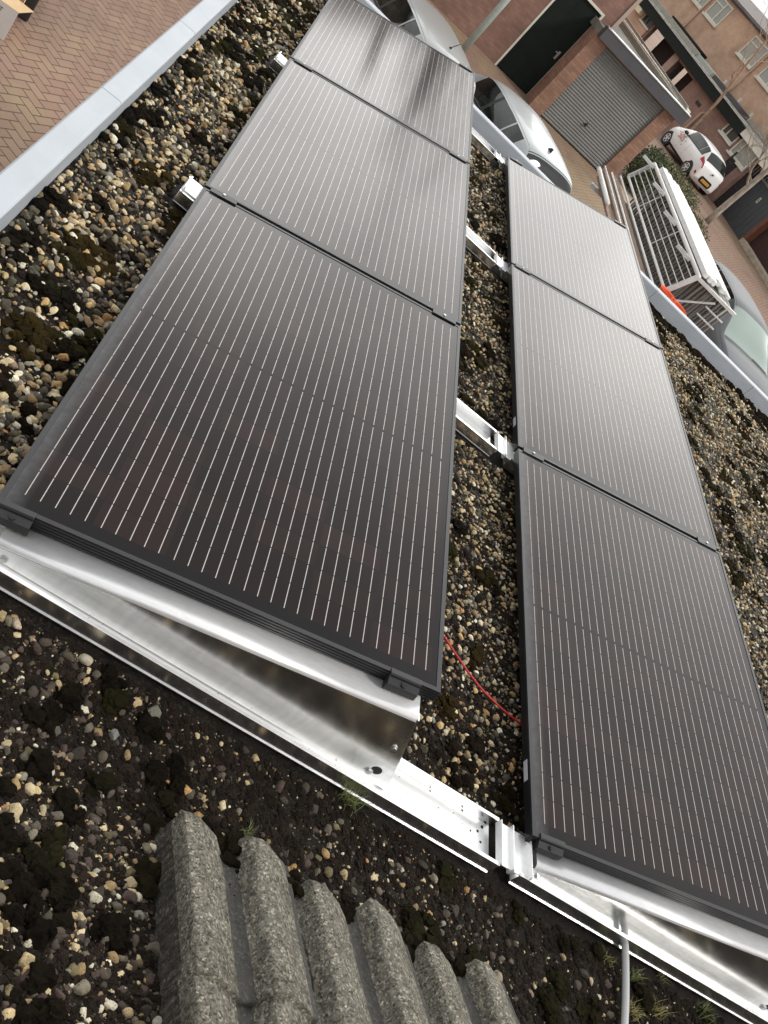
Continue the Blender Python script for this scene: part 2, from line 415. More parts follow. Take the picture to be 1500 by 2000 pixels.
def support(parent, xo, yc, front):
    """bent sheet bracket carrying one panel edge: upright plate + top flange + clamps + bolts"""
    yp = yc - 0.018
    zb = lambda x: H0 - 0.0375 + (x) * TT         # underside of the frame in x
    xl, xr = 0.045, 0.955
    t = 0.0025
    # upright plate; the high end leans outwards
    pl = MB()
    poly = [(xo + 0.03, 0.016), (xo + 1.075, 0.018), (xo + 1.072, 0.036), (xo + xr + 0.002, zb(xr) - 0.012), (xo + xl, zb(xl) - 0.012), (xo + 0.032, 0.04)]
    # rounded left nose
    pl.prism(poly, t, 'y', yp)
    pl.build('support_plate', alu_s, parent, bevel=0.0012)
    # folded return edge on the high end
    rt = MB(); rt.prism([(xo + 1.075, 0.018), (xo + xr + 0.002, zb(xr) - 0.006), (xo + xr + 0.006, zb(xr) - 0.006), (xo + 1.079, 0.018)], 0.022, 'y', yp + t)
    rt.build('plate_return', alu_s, parent)
    # top flange, bent over a radius, running back under the panel
    fl = MB(); N = 9; rad = 0.015; prof = []
    for i in range(N + 1):
        a = PI / 2 * i / N
        prof.append((yp + rad - rad * math.cos(a), (rad * math.sin(a) - rad)))
    prof.append((yp + 0.105, 0.0))
    inner = [(y + 0.0012 if i < 3 else y, z - 0.002) for i, (y, z) in enumerate(prof)]
    prof2 = prof + inner[::-1]
    n = len(prof2); P = []
    xs = (xl + 0.0, xr)
    for x in xs:
        for (y, z) in prof2: P.append((xo + x, y, zb(x) + z - 0.001))
    fs = [tuple(range(n)), tuple(range(2 * n - 1, n - 1, -1))]
    for i in range(n):
        jn = (i + 1) % n; fs.append((jn, i, n + i, n + jn))
    fl.addv(P, fs); fo = fl.build('top_flange', alu_f, parent)
    for p in fo.data.polygons: p.use_smooth = len(p.vertices) == 4
    # rubber/plastic nose lug and bolts
    for (bx, bz, rr) in ((0.075, 0.03, 0.006), (1.0, 0.048, 0.0075), (0.985, 0.155, 0.0055)):
        bo = MB()
        bo.tube([(xo + bx, yp - 0.006, bz), (xo + bx, yp + 0.001, bz)], rr, 6)
        bo.tube([(xo + bx, yp - 0.0015, bz), (xo + bx, yp + 0.0005, bz)], rr * 1.5, 14)
        bo.build('bolt', steel, parent)
    ho = MB(); ho.tube([(xo + 1.012, yp - 0.0012, 0.062), (xo + 1.012, yp + 0.001, 0.062)], 0.0135, 20)
    ho.build('hole', black_m, parent)

def end_clamp(parent, xo, x0, yc):
    """black block that grips the front frame edge"""
    R = Matrix.Translation((xo, 0, H0)) @ Matrix.Rotation(-T, 4, 'Y')
    c = MB(); c.xf = R
    x1 = x0 + 0.075
    c.prism([(0.008, 0.0045), (0.008, 0.0012), (-0.003, 0.0012), (-0.003, -0.0365), (-0.020, -0.0365), (-0.026, -0.030), (-0.026, -0.010), (-0.010, -0.004), (-0.009, 0.0012), (-0.006, 0.0045)], x1 - x0, 'x', x0)
    c.build('end_clamp', clamp_m, parent, bevel=0.0008)
    b = MB(); b.xf = R
    xm = (x0 + x1) / 2
    a = Vector((xm, -0.0175, -0.0075)); d = Vector((0, -0.35, 0.94)).normalized()
    b.tube([a, a + d * 0.005], 0.0062, 14); b.tube([a + d * 0.0045, a + d * 0.0058], 0.0028, 6)
    b.build('clamp_screw', black_an, parent)

def mid_clamp(parent, xo, x0, yc):
    R = Matrix.Translation((xo, 0, H0)) @ Matrix.Rotation(-T, 4, 'Y')
    c = MB(); c.xf = R
    c.box(x0, x0 + 0.095, yc - 0.021, yc + 0.013, 0.0008, 0.0042)
    c.box(x0, x0 + 0.095, yc - 0.008, yc + 0.008, -0.03, 0.001)
    c.build('mid_clamp', clamp_m, parent, bevel=0.0008)
    b = MB(); b.xf = R; b.tube([(x0 + 0.0475, yc, 0.003), (x0 + 0.0475, yc, 0.0075)], 0.0055, 6); b.build('clamp_screw', alu_d, parent)

def connector(parent, xo, yc):
    """ribbed joining piece between the two rows"""
    c = MB(); y0, y1 = yc - 0.058, yc + 0.058; x0 = xo - 0.095
    c.box(x0, x0 + 0.10, y0, y1, 0.046, 0.0495)
    for xx, h in ((0.0, 0.058), (0.037, 0.062), (0.0425, 0.058), (0.0935, 0.070), (0.0985, 0.062)):
        c.box(x0 + xx - 0.0012, x0 + xx + 0.0014, y0 - 0.003, y1 + 0.003, 0.035, h)
    c.build('connector', alu, parent, bevel=0.0006)

rail_labels = ['nearest aluminium mounting rail with two bright wedge brackets in front of the panels',
               'second aluminium mounting rail, under the seam of the nearest panels, larger white stub at left',
               'third aluminium mounting rail under the far panel seam, small white stub end at left',
               'farthest aluminium mounting rail, lying beside the pale blue roof trim']
for k in range(4):
    yc = [-0.045, PL + 0.01, 2 * PL + 0.03, 3 * PL + 0.03][k]
    t = empty('mounting_rail', (0, yc, 0), rail_labels[k], 'mounting rail', group='aluminium mounting rails across the roof')
    x0 = -0.055
    a = MB(); channel(a, x0, 1.424, 0, z=0.006); ch = a.build('channel', alu_ch, t)
    a = MB(); a.box(x0 + 0.0005, 1.4235, -0.0626, 0.0626, 0.0127, 0.0134); a.build('channel_floor', alu, ch)  # inlay in whiter aluminium: sky brightness on the floor put into its colour
    a = MB(); channel(a, 1.495, 2.95, 0, hw=0.062, z=0.010); ch = a.build('channel', alu_ch, t)
    a = MB(); a.box(1.4955, 2.9495, -0.0586, 0.0586, 0.0167, 0.0174); a.build('channel_floor', alu, ch)
    connector(t, 1.522, 0)
    cb = MB()
    if k:
        cb.box(-0.052, 0.02, -0.05, 0.05, 0.046, 0.056); cb.box(-0.05, -0.044, -0.05, 0.05, 0.055, 0.066)
        cb.build('end_cap', alu, t, bevel=0.001)
    support(t, 0, 0 if k == 0 else 0.0, k == 0); support(t, ROW2, 0.0, k == 0)
    off = -yc
    for xo in (0.0, ROW2):
        for xc in ((0.004, 0.875) if k == 0 else (0.022, 0.882)):
            if k == 0:
                before = set(bpy.data.objects); end_clamp(t, xo, xc if not xo else xc + 0.018, 0)
            else:
                before = set(bpy.data.objects); mid_clamp(t, xo, xc, (k * (PL + GAP) - GAP / 2) if k < 3 else 3 * PL + 0.05)
            for o in set(bpy.data.objects) - before:
                o.location = (0, off, 0)      # clamps are modelled in roof coordinates

# ------------------------------------------------------------------ the roof we stand over
def soil_h(x, y):
    v = Vector((x, y, 0))
    h = noise.fractal(v * 3.0, 1.0, 2.0, 3) * 0.008 + noise.noise(v * 22) * 0.004 + noise.noise(v * 60) * 0.0022
    if y < 0.4: h -= 0.004
    # rails press the ground flat
    for yc in (-0.045, PL + 0.01, 2 * PL + 0.03, 3 * PL + 0.03):
        d = abs(y - yc)
        if d < 0.12: h = min(h, 0.002 if d < 0.085 else 0.006)
    if y < -0.40: h += (-0.40 - y) * 0.36 * (1 if x < 1.4 else max(0, 1 - (x - 1.4) / 0.25)) - (0.012 if 0.6 < x < 1.46 else 0)
    # bank up against the trim
    if x < -0.27: h += (-0.27 - x) * 0.10
    return h
def pebble_density(x, y):
    """0 bare dark soil .. 1 full gravel"""
    n = 0.5 + 0.5 * noise.fractal(Vector((x * 1.7, y * 1.7, 3.0)), 1.0, 2.0, 3)
    n2 = 0.5 + 0.5 * noise.noise(Vector((x * 7, y * 7, 9.0)))
    if y < 0.0:
        d = 0.34 + 0.45 * (n - 0.3)
        if x < 0.70: d += 0.35 * min(1, (0.72 - x) * 2.0)
        if y < -0.45: d += 0.12 + 0.25 * (n2 - 0.5)
        if x > 1.45: d -= 0.20
        return max(0.05, min(1, d))
    if y < 0.9 and x > 0.9: return max(0.1, min(1, 0.30 + 0.75 * y * (0.5 + n)))
    return max(0.25, min(1, 0.62 + 0.75 * (n - 0.42) + 0.35 * (n2 - 0.5)))

rm = mat('roof_soil', (0.030, 0.021, 0.015), 0.95, spec=0.25)
k = NT(rm)
nn = k.noise(k.obj(), 9, 8, 0.75); n3 = k.noise(k.obj(), 120, 6, 0.8)
c = k.ramp(nn, [(0.3, (0.004, 0.003, 0.0022)), (0.5, (0.010, 0.007, 0.0048)), (0.68, (0.022, 0.0155, 0.009))])
c2 = k.ramp(n3, [(0.5, (0.0, 0.0, 0.0)), (0.72, (0.10, 0.085, 0.06))])
ad = k.add('ShaderNodeMixRGB'); ad.blend_type = 'ADD'; ad.inputs[0].default_value = 0.7; k.link(c, ad.inputs[1]); k.link(c2, ad.inputs[2])
k.link(ad.outputs[0], k.b.inputs['Base Color']); k.link(k.m2('MULTIPLY_ADD', n3, 0.5, 0.4), k.b.inputs['Roughness'])
k.bump(k.noise(k.obj(), 160, 8, 0.8), 1.0, 0.012)
X0, X1, Y0, Y1 = -0.35, 5.9, -1.2, 5.32
nx, ny = 330, 350
xs = np.linspace(X0, X1, nx); ys = np.linspace(Y0, Y1, ny)
verts = [(x, y, soil_h(x, y)) for y in ys for x in xs]
faces = [(j * nx + i, j * nx + i + 1, (j + 1) * nx + i + 1, (j + 1) * nx + i) for j in range(ny - 1) for i in range(nx - 1)]
me = bpy.data.meshes.new('roof_ground'); me.from_pydata(verts, [], faces); me.materials.append(rm)
for p in me.polygons: p.use_smooth = True
ro = bpy.data.objects.new('roof_ground', me); COL.objects.link(ro); ro['kind'] = 'structure'
wallb = brick_mat('garage_brick', (0.235, 0.115, 0.085), (0.185, 0.085, 0.062), (0.16, 0.125, 0.10))
b = MB(); b.box(-0.37, 6.5, -1.9, 5.34, GZ, -0.06)
gb = b.build('garage_building', wallb); tag(gb, 'low brick garage under the gravel roof with the solar panels', 'garage building')

# --- roof trims (daktrim)
def trim_label(i): return ''
def trim(name, pts, axis, label):
    t = empty(name, (0, 0, 0), label, 'roof trim')
    return t
t = empty('roof_trim', (-0.39, 0, 0), 'pale blue roof edge trim on the left above the herringbone paving', 'roof trim')
seams = [-0.19, 0.77, 1.735, 2.70, 3.66, 4.62, 5.34]
lo = -1.2
for sgm in seams:
    a = MB()
    a.prism([(-0.040, 0.104), (-0.040, -0.14), (-0.034, -0.14), (-0.034, 0.0), (0.042, 0.0), (0.040, 0.107), (0.033, 0.113), (-0.033, 0.111)], sgm - lo - 0.003, 'y', lo)
    a.build('trim_section', zinc, t, bevel=0.002)
    lo = sgm
a = MB()
for sgm in seams[:-1]: a.prism([(-0.0392, 0.103), (-0.0392, -0.13), (0.040, 0.0), (0.0385, 0.105), (0.032, 0.1115), (-0.032, 0.1095)], 0.006, 'y', sgm - 0.005)
a.build('trim_joint', zinc_seam, t)
t = empty('roof_trim', (0, 5.385, 0), 'pale blue roof edge trim along the far side, in front of the parked cars', 'roof trim')
lo = -0.43
for sgm in (0.75, 1.93, 3.1, 4.3, 5.5, 6.6):
    a = MB()
    a.prism([(0.040, 0.104), (0.040, -0.14), (0.034, -0.14), (0.034, 0.0), (-0.052, 0.0), (-0.050, 0.107), (-0.043, 0.113), (0.033, 0.111)], sgm - lo - 0.002, 'x', lo)
    a.build('trim_section', zinc, t, bevel=0.002)
    lo = sgm

# --- gravel: instanced pebbles with their own colour attribute
def pebble_src(i):
    me = bpy.data.meshes.new('pebble'); bm = bmesh.new(); bmesh.ops.create_icosphere(bm, subdivisions=3 if i < 8 else 2, radius=0.5)
    r = random.Random(i); sx, sy, sz = 1.0, r.uniform(0.62, 0.95), r.uniform(0.42, 0.68); off = Vector((r.uniform(0, 50),) * 3)
    for v in bm.verts:
        d = v.co.normalized(); f = 1 + 0.22 * noise.noise(d * 1.5 + off) + 0.07 * noise.noise(d * 4 + off)
        if i % 3 == 0: f = 1 + 0.34 * noise.noise(d * 1.3 + off) + 0.10 * noise.noise(d * 3.5 + off)
        v.co = Vector((v.co.x * sx, v.co.y * sy, v.co.z * sz)) * f
    for _ in range(r.randint(3, 7)):
        nrm = Vector((r.gauss(0, 1), r.gauss(0, 1), r.gauss(0, .8))).normalized(); dd = r.uniform(0.55, 0.85) * 0.5 * math.sqrt((nrm.x * sx) ** 2 + (nrm.y * sy) ** 2 + (nrm.z * sz) ** 2)
        for v in bm.verts:
            e = v.co.dot(nrm) - dd
            if e > 0: v.co -= nrm * e * 0.9
    bm.to_mesh(me); bm.free()
    for p in me.polygons: p.use_smooth = True
    me.materials.append(pebm)
    return bpy.data.objects.new('pebble', me)
pebm = mat('pebble', (0.4, 0.35, 0.28), 0.62, spec=0.35)
k = NT(pebm)
at = k.add('ShaderNodeAttribute'); at.attribute_type = 'INSTANCER'; at.attribute_name = 'pc'
n1 = k.noise(k.obj(), 3.5, 6, 0.7)
f1 = k.ramp(n1, [(0.3, (0.62, 0.58, 0.52)), (0.5, (0.95, 0.95, 0.95)), (0.72, (1.25, 1.22, 1.15))])
mm = k.add('ShaderNodeMixRGB'); mm.blend_type = 'MULTIPLY'; mm.inputs[0].default_value = 1; k.link(at.outputs['Color'], mm.inputs[1]); k.link(f1, mm.inputs[2])
dk = k.noise(k.obj(), 6.5, 4, 0.6)
cc = k.mixc(k.m2('MULTIPLY', k.m2('GREATER_THAN', dk, 0.62), 0.7), mm.outputs[0], (0.03, 0.025, 0.018))
k.link(cc, k.b.inputs['Base Color']); k.bump(k.noise(k.obj(), 14, 5, 0.7), 0.5, 0.05)

def pts_object(name, pts, rots, scls, idx, cols, srcs):
    me = bpy.data.meshes.new(name); me.vertices.add(len(pts)); me.vertices.foreach_set('co', np.array(pts, dtype=np.float32).ravel())
    def attr(nm, ty, data, fld):
        a = me.attributes.new(nm, ty, 'POINT'); a.data.foreach_set(fld, data)
    attr('rot', 'FLOAT_VECTOR', np.array(rots, dtype=np.float32).ravel(), 'vector')
    attr('scl', 'FLOAT_VECTOR', np.array(scls, dtype=np.float32).ravel(), 'vector')
    attr('idx', 'INT', np.array(idx, dtype=np.int32), 'value')
    attr('pc', 'FLOAT_COLOR', np.array(cols, dtype=np.float32).ravel(), 'color')
    o = bpy.data.objects.new(name, me); COL.objects.link(o)
    c = bpy.data.collections.new(name + '_sources')
    for s in srcs: c.objects.link(s)
    g = bpy.data.node_groups.new(name, 'GeometryNodeTree')
    g.interface.new_socket('Geometry', in_out='INPUT', socket_type='NodeSocketGeometry')
    g.interface.new_socket('Geometry', in_out='OUTPUT', socket_type='NodeSocketGeometry')
    N = g.nodes.new
    gi = N('NodeGroupInput'); go = N('NodeGroupOutput'); ip = N('GeometryNodeInstanceOnPoints')
    ci = N('GeometryNodeCollectionInfo'); ci.inputs['Collection'].default_value = c
    ci.inputs['Separate Children'].default_value = True; ci.inputs['Reset Children'].default_value = True
    ip.inputs['Pick Instance'].default_value = True
    def na(nm, ty):
        x = N('GeometryNodeInputNamedAttribute'); x.data_type = ty; x.inputs['Name'].default_value = nm
        return [q for q in x.outputs if q.enabled and q.name == 'Attribute'][0]
    lk = g.links.new
    lk(gi.outputs[0], ip.inputs['Points']); lk(ci.outputs[0], ip.inputs['Instance'])
    lk(na('idx', 'INT'), ip.inputs['Instance Index']); lk(na('rot', 'FLOAT_VECTOR'), ip.inputs['Rotation']); lk(na('scl', 'FLOAT_VECTOR'), ip.inputs['Scale'])
    lk(ip.outputs[0], go.inputs[0])
    md = o.modifiers.new('scatter', 'NODES'); md.node_group = g
    o['kind'] = 'stuff'
    return o

PAL = [((0.72, 0.59, 0.36), 18), ((0.82, 0.76, 0.58), 12), ((0.58, 0.44, 0.24), 18), ((0.38, 0.26, 0.13), 12), ((0.50, 0.28, 0.11), 4), ((0.64, 0.43, 0.20), 6),
       ((0.26, 0.23, 0.165), 11), ((0.14, 0.115, 0.08), 12), ((0.20, 0.165, 0.08), 10), ((0.06, 0.05, 0.036), 12), ((0.40, 0.28, 0.20), 3), ((0.33, 0.32, 0.27), 4)]
pw = [p[1] for p in PAL]
prng = random.Random(21)
pts, rots, scls, idx, cols = [], [], [], [], []
def blocked(x, y, s):
    if 0.16 < x < 0.80 and 0.12 < y < 5.25: return True
    if 1.72 < x < 2.32 and 0.12 < y < 5.25: return True
    for yc in (-0.045, PL + 0.01, 2 * PL + 0.03, 3 * PL + 0.03):
        if abs(y - yc) < 0.088 + s * 0.4 and -0.06 - s < x < 3.0 and (yc < 0 or True): return True
    if 0.572 + max(0, -0.45 - y) * 0.10 < x < 1.45 and y < -0.395: return True
    return False
def add_pebble(x, y, s, deep=None, col=None, flat=1.0):
    r = prng
    e = r.uniform(0.05, 0.40) if deep is None else deep
    pts.append((x, y, soil_h(x, y) + s * 0.28 - s * e * 0.55 + (0.004 if flat < 1 else 0)))
    rots.append((r.gauss(0, 0.35), r.gauss(0, 0.35), r.uniform(0, 2 * PI)))
    scls.append((s * r.uniform(0.85, 1.15), s * r.uniform(0.85, 1.1), s * r.uniform(0.8, 1.1) * flat)); idx.append(r.randrange(12))
    c = col or r.choices(PAL, pw)[0][0]
    f = r.uniform(0.8, 1.4); cols.append((c[0] * f, c[1] * f, c[2] * f, 1))
def scatter(n, x0, x1, y0, y1, smin, smax, power=2.0, dscale=1.0):
    for _ in range(n):
        x = prng.uniform(x0, x1); y = prng.uniform(y0, y1)
        s = smin + (smax - smin) * prng.random() ** power
        if blocked(x, y, s): continue
        d = pebble_density(x, y) * dscale
        if prng.random() > d: continue
        col = None
        if y < 0.0 and prng.random() < (0.52 if y > -0.4 else 0.46): col = prng.choice([(0.06, 0.045, 0.035), (0.10, 0.08, 0.06), (0.14, 0.12, 0.09), (0.09, 0.06, 0.05)])
        elif y >= 0 and prng.random() < 0.20: col = prng.choice([(0.05, 0.04, 0.03), (0.08, 0.07, 0.04), (0.10, 0.085, 0.06)])
        add_pebble(x, y, s, col=col, deep=prng.uniform(0.3, 0.95) if y < 0.0 else prng.uniform(0.0, 0.7))
scatter(21000, -0.345, 0.2, 0.25, 5.31, 0.008, 0.036, 2.4)
scatter(2200, -0.345, 0.2, -0.1, 0.5, 0.012, 0.036)
scatter(34000, 0.78, 1.75, 0.0, 5.31, 0.007, 0.027)
scatter(80000, 2.3, 5.4, -0.2, 5.31, 0.008, 0.030)
scatter(24000, -0.35, 2.9, -1.15, 0.0, 0.006, 0.032, 3.2)
scatter(2600, -0.1, 0.60, -1.15, -0.40, 0.008, 0.030, 2.0, 1.0)
for _ in range(1): pass
scatter(30000, -0.35, 2.9, -1.15, 0.05, 0.003, 0.010, 1.5, 1.6)
scatter(9000, 0.9, 1.6, 0.0, 2.2, 0.004, 0.010, 1.5, 1.4)
# a few stones one can pick out
for (x, y, s, c_) in ((0.483, -0.183, 0.042, (0.25, 0.24, 0.19)), (0.42, -0.27, 0.03, (0.22, 0.22, 0.20)), (0.60, -0.30, 0.026, (0.55, 0.33, 0.13)), (0.945, -0.28, 0.028, (0.60, 0.40, 0.18)),
                      (0.64, -0.345, 0.03, (0.6, 0.36, 0.14)), (1.0, -0.30, 0.022, (0.6, 0.45, 0.25)), (0.31, -0.15, 0.035, (0.62, 0.55, 0.42)), (0.16, -0.06 - 0.1, 0.03, (0.55, 0.45, 0.33)),
                      (1.33, 0.19, 0.024, (0.55, 0.40, 0.22)), (1.46, -0.36, 0.045, (0.45, 0.38, 0.28)), (1.49, -0.40, 0.04, (0.50, 0.42, 0.31)), (1.31, 0.16, 0.022, (0.6, 0.48, 0.25))):
    add_pebble(x, y, s, deep=0.2, col=c_)
gr = pts_object('gravel', pts, rots, scls, idx, cols, [pebble_src(i) for i in range(12)])
tag(gr, 'loose roof gravel of cream, tan and dark pebbles')

# --- soil crumbs and moss
def lump_src(i, m, rough, sub=3):
    me = bpy.data.meshes.new('lump'); bm = bmesh.new(); bmesh.ops.create_icosphere(bm, subdivisions=sub, radius=0.5)
    off = Vector((i * 7.3, 2, 5))
    for v in bm.verts:
        d = v.co.normalized(); f = 1 + rough * noise.noise(d * 2.2 + off) + rough * 0.9 * noise.noise(d * 6 + off) + rough * 0.5 * noise.noise(d * 14 + off)
        v.co = Vector((v.co.x, v.co.y, v.co.z * 0.6)) * f
    bm.to_mesh(me); bm.free(); me.materials.append(m)
    return bpy.data.objects.new('lump', me)
crm = mat('soil_crumb', (0.03, 0.02, 0.015), 0.95, spec=0.2)
k = NT(crm); at = k.add('ShaderNodeAttribute'); at.attribute_type = 'INSTANCER'; at.attribute_name = 'pc'
g_ = k.ramp(k.noise(k.obj(), 6, 5, 0.8), [(0.3, (0.6, 0.6, 0.6)), (0.7, (1.5, 1.45, 1.3))])
mm = k.add('ShaderNodeMixRGB'); mm.blend_type = 'MULTIPLY'; mm.inputs[0].default_value = 1; k.link(at.outputs['Color'], mm.inputs[1]); k.link(g_, mm.inputs[2]); k.link(mm.outputs[0], k.b.inputs['Base Color'])
pts, rots, scls, idx, cols = [], [], [], [], []
def add_lump(x, y, s, col, h=1.0, base=0.0):
    pts.append((x, y, soil_h(x, y) + base)); rots.append((0, 0, prng.uniform(0, 6.28))); scls.append((s, s * prng.uniform(0.7, 1), s * h)); idx.append(prng.randrange(5)); cols.append((*col, 1))
for (n, x0, x1, y0, y1) in ((28000, -0.35, 3.0, -1.1, 0.02), (3500, 0.9, 1.6, 0.0, 1.2), (4500, -0.345, 0.2, 0.2, 5.3), (6000, 0.8, 1.7, 0.8, 5.3), (8000, 2.3, 5.4, 0.0, 5.3)):
    for _ in range(n):
        x, y = prng.uniform(x0, x1), prng.uniform(y0, y1)
        if blocked(x, y, 0.01): continue
        f = prng.uniform(0.5, 1.5)
        add_lump(x, y, prng.uniform(0.006, 0.022) if y < 0.05 else prng.uniform(0.01, 0.026), (0.014 * f, 0.0095 * f, 0.0065 * f), prng.uniform(0.5, 1.0))
pts_object('soil_crumbs', pts, rots, scls, idx, cols, [lump_src(i, crm, 0.5) for i in range(5)])
tag(bpy.data.objects['soil_crumbs'], 'dark crumbly roof soil')

mom = mat('moss', (0.05, 0.045, 0.015), 1.0, spec=0.1)
k = NT(mom); at = k.add('ShaderNodeAttribute'); at.attribute_type = 'INSTANCER'; at.attribute_name = 'pc'
g_ = k.ramp(k.noise(k.obj(), 16, 6, 0.85), [(0.35, (0.35, 0.33, 0.3)), (0.5, (1, 1, 1)), (0.7, (2.0, 1.8, 1.3))])
mm = k.add('ShaderNodeMixRGB'); mm.blend_type = 'MULTIPLY'; mm.inputs[0].default_value = 1; k.link(at.outputs['Color'], mm.inputs[1]); k.link(g_, mm.inputs[2]); k.link(mm.outputs[0], k.b.inputs['Base Color'])
k.bump(k.noise(k.obj(), 30, 6, 0.85), 1.0, 0.12)
pts, rots, scls, idx, cols = [], [], [], [], []
MC = [(0.022, 0.016, 0.009), (0.05, 0.040, 0.012), (0.075, 0.052, 0.014), (0.03, 0.02, 0.010), (0.055, 0.052, 0.015)]
def moss_patch(cx, cy, r, n, col=None, big=1.0):
    c = col or prng.choice(MC)
    for _ in range(n):
        a = prng.uniform(0, 6.28); d = r * math.sqrt(prng.random()); x, y = cx + d * math.cos(a), cy + d * math.sin(a)
        if blocked(x, y, 0.03) or x < -0.335 or y > 5.30: continue
        f = prng.uniform(0.6, 1.3); hh = 0.012 * (1 - (d / r) ** 2)
        add_lump(x, y, prng.uniform(0.018, 0.050) * big, (c[0] * f, c[1] * f, c[2] * f), prng.uniform(0.6, 0.95), hh)
moss_patch(-0.15, 1.06, 0.075, 40, (0.085, 0.055, 0.014)); moss_patch(-0.19, 0.99, 0.05, 16, (0.06, 0.05, 0.015))
for _ in range(120): moss_patch(prng.uniform(-0.33, 0.14), prng.uniform(0.3, 5.3), prng.uniform(0.03, 0.085), prng.randint(6, 22))
for _ in range(22): moss_patch(prng.uniform(-0.335, -0.28), prng.uniform(0.9, 5.3), prng.uniform(0.02, 0.04), prng.randint(4, 9), (0.02, 0.016, 0.010))
for _ in range(85): moss_patch(prng.uniform(0.95, 1.6), prng.uniform(0.1, 5.2), prng.uniform(0.03, 0.08), prng.randint(5, 16))
for _ in range(210): moss_patch(prng.uniform(2.5, 5.2), prng.uniform(0.5, 5.25), prng.uniform(0.04, 0.12), prng.randint(8, 26))
for _ in range(150): moss_patch(prng.uniform(-0.3, 5.6), prng.uniform(5.17, 5.29), prng.uniform(0.025, 0.06), prng.randint(5, 11), prng.choice([(0.035, 0.024, 0.011), (0.05, 0.032, 0.013), (0.02, 0.014, 0.008)]), 1.35)
for _ in range(26): moss_patch(prng.uniform(0.0, 0.58), prng.uniform(-0.95, -0.15), prng.uniform(0.02, 0.05), prng.randint(4, 10), (0.022, 0.016, 0.009))
for _ in range(40): moss_patch(prng.uniform(-0.1, 2.8), prng.uniform(-0.6, -0.1), prng.uniform(0.02, 0.05), prng.randint(4, 10), (0.04, 0.035, 0.014))
for (x, y, z, s, c) in ((0.690, -0.425, .07, .03, (0.03, 0.022, 0.012)), (0.70, -0.445, .075, .022, (0.03, 0.024, 0.012)), (0.685, -0.41, .06, .03, (0.04, 0.03, 0.014)), (0.70, -0.50, .085, .012, (0.02, 0.016, 0.01)), (0.705, -0.515, .09, .010, (0.02, 0.016, 0.01)),
                         (0.84, -0.425, .065, .03, (0.04, 0.035, 0.015)), (0.83, -0.41, .06, .028, (0.03, 0.025, 0.012)), (0.98, -0.42, .06, .03, (0.03, 0.02, 0.012)), (0.99, -0.41, .055, .035, (0.03, 0.02, 0.012)), (1.14, -0.42, .06, .03, (0.035, 0.03, 0.014)), (1.15, -0.41, .06, .03, (0.03, 0.02, 0.012)), (1.29, -0.42, .06, .035, (0.03, 0.022, 0.012)), (1.40, -0.43, .05, .04, (0.03, 0.022, 0.012))):
    for _ in range(7):
        pts.append((x + prng.gauss(0, s * .35), y + prng.gauss(0, s * .35), z + prng.gauss(0, .003))); rots.append((0, 0, prng.uniform(0, 6))); q_ = s * prng.uniform(.5, .9); scls.append((q_, q_, q_ * .8)); idx.append(prng.randrange(5)); cols.append((*c, 1))
pts_object('moss', pts, rots, scls, idx, cols, [lump_src(i + 9, mom, 0.42) for i in range(5)])
tag(bpy.data.objects['moss'], 'brown green moss cushions among the roof gravel')

# --- dirt grains lying in the front channel
g = MB(); rr = random.Random(5)
for (x, y, s) in [(1.385, -0.02, .009), (1.40, 0.0, .011), (1.395, -0.045, .008), (1.36, -0.03, .006), (1.33, 0.012, .007), (1.30, -0.01, .004), (1.25, -0.02, .004), (1.27, 0.01, .003), (1.22, 0.012, .006), (1.41, 0.02, .013), (1.39, 0.027, .012), (1.37, 0.03, .012), (1.35, 0.034, .008), (1.20, 0.030, .009), (1.19, 0.036, .012), (0.93, -0.07, .004), (0.6, -0.065, .003), (0.35, -0.06, .003), (1.15, -0.03, .003), (1.12, 0.0, .003)] + [(rr.uniform(0.2, 1.4), rr.uniform(-0.095, 0.0), rr.uniform(.0012, .003)) for _ in range(40)]:
    n = 7; P = [(x + s * .5 * math.cos(t_ * 6.28 / n) * rr.uniform(.7, 1.2), y + s * .5 * math.sin(t_ * 6.28 / n) * rr.uniform(.7, 1.2), 0.0135) for t_ in range(n)] + [(x, y, 0.0135 + s * .45)]
    g.addv(P, [(i, (i + 1) % n, n) for i in range(n)] + [tuple(range(n))[::-1]])
go = g.build('dirt_crumbs', crm2 := mat('wet_dirt', (0.02, 0.014, 0.01), 0.9), None); go.location = (0, 0, 0); tag(go, 'dark crumbs of dirt lying in the bright rail channel', kind='stuff')

# ------------------------------------------------------------------ cable, conduit, grass
c = MB(); P = []
ctrl = [(1.10, 0.60, 0.02), (1.20, 0.545, 0.028), (1.27, 0.50, 0.024), (1.33, 0.465, 0.020), (1.39, 0.43, 0.022), (1.47, 0.408, 0.024), (1.56, 0.39, 0.03), (1.70, 0.37, 0.03)]
for i in range(len(ctrl) - 1):
    for q in range(6):
        f = q / 6; a = Vector(ctrl[i]); b_ = Vector(ctrl[i + 1]); P.append(a.lerp(b_, f))
for _ in range(3): P = [P[0]] + [(P[i - 1] + P[i] * 2 + P[i + 1]) / 4 for i in range(1, len(P) - 1)] + [P[-1]]
c.tube(P, 0.0033, 10)
co = c.build('red_cable', mat('red_plastic', (0.55, 0.02, 0.025), 0.4), None, smooth=True); tag(co, 'thin red cable lying on the gravel between the two panel rows', 'cable')
c = MB(); P = []; rs = []
for i in range(181):
    f = i / 180; x = 1.914 - 0.055 * f + 0.012 * math.sin(f * 4.0); y = -0.06 - 0.42 * f; z = 0.022 - 0.006 * f + 0.012 * (1 - f) ** 3
    P.append((x, y, z)); rs.append(0.0098 if i % 3 else 0.0088)
c.tube(P, rs, 12)
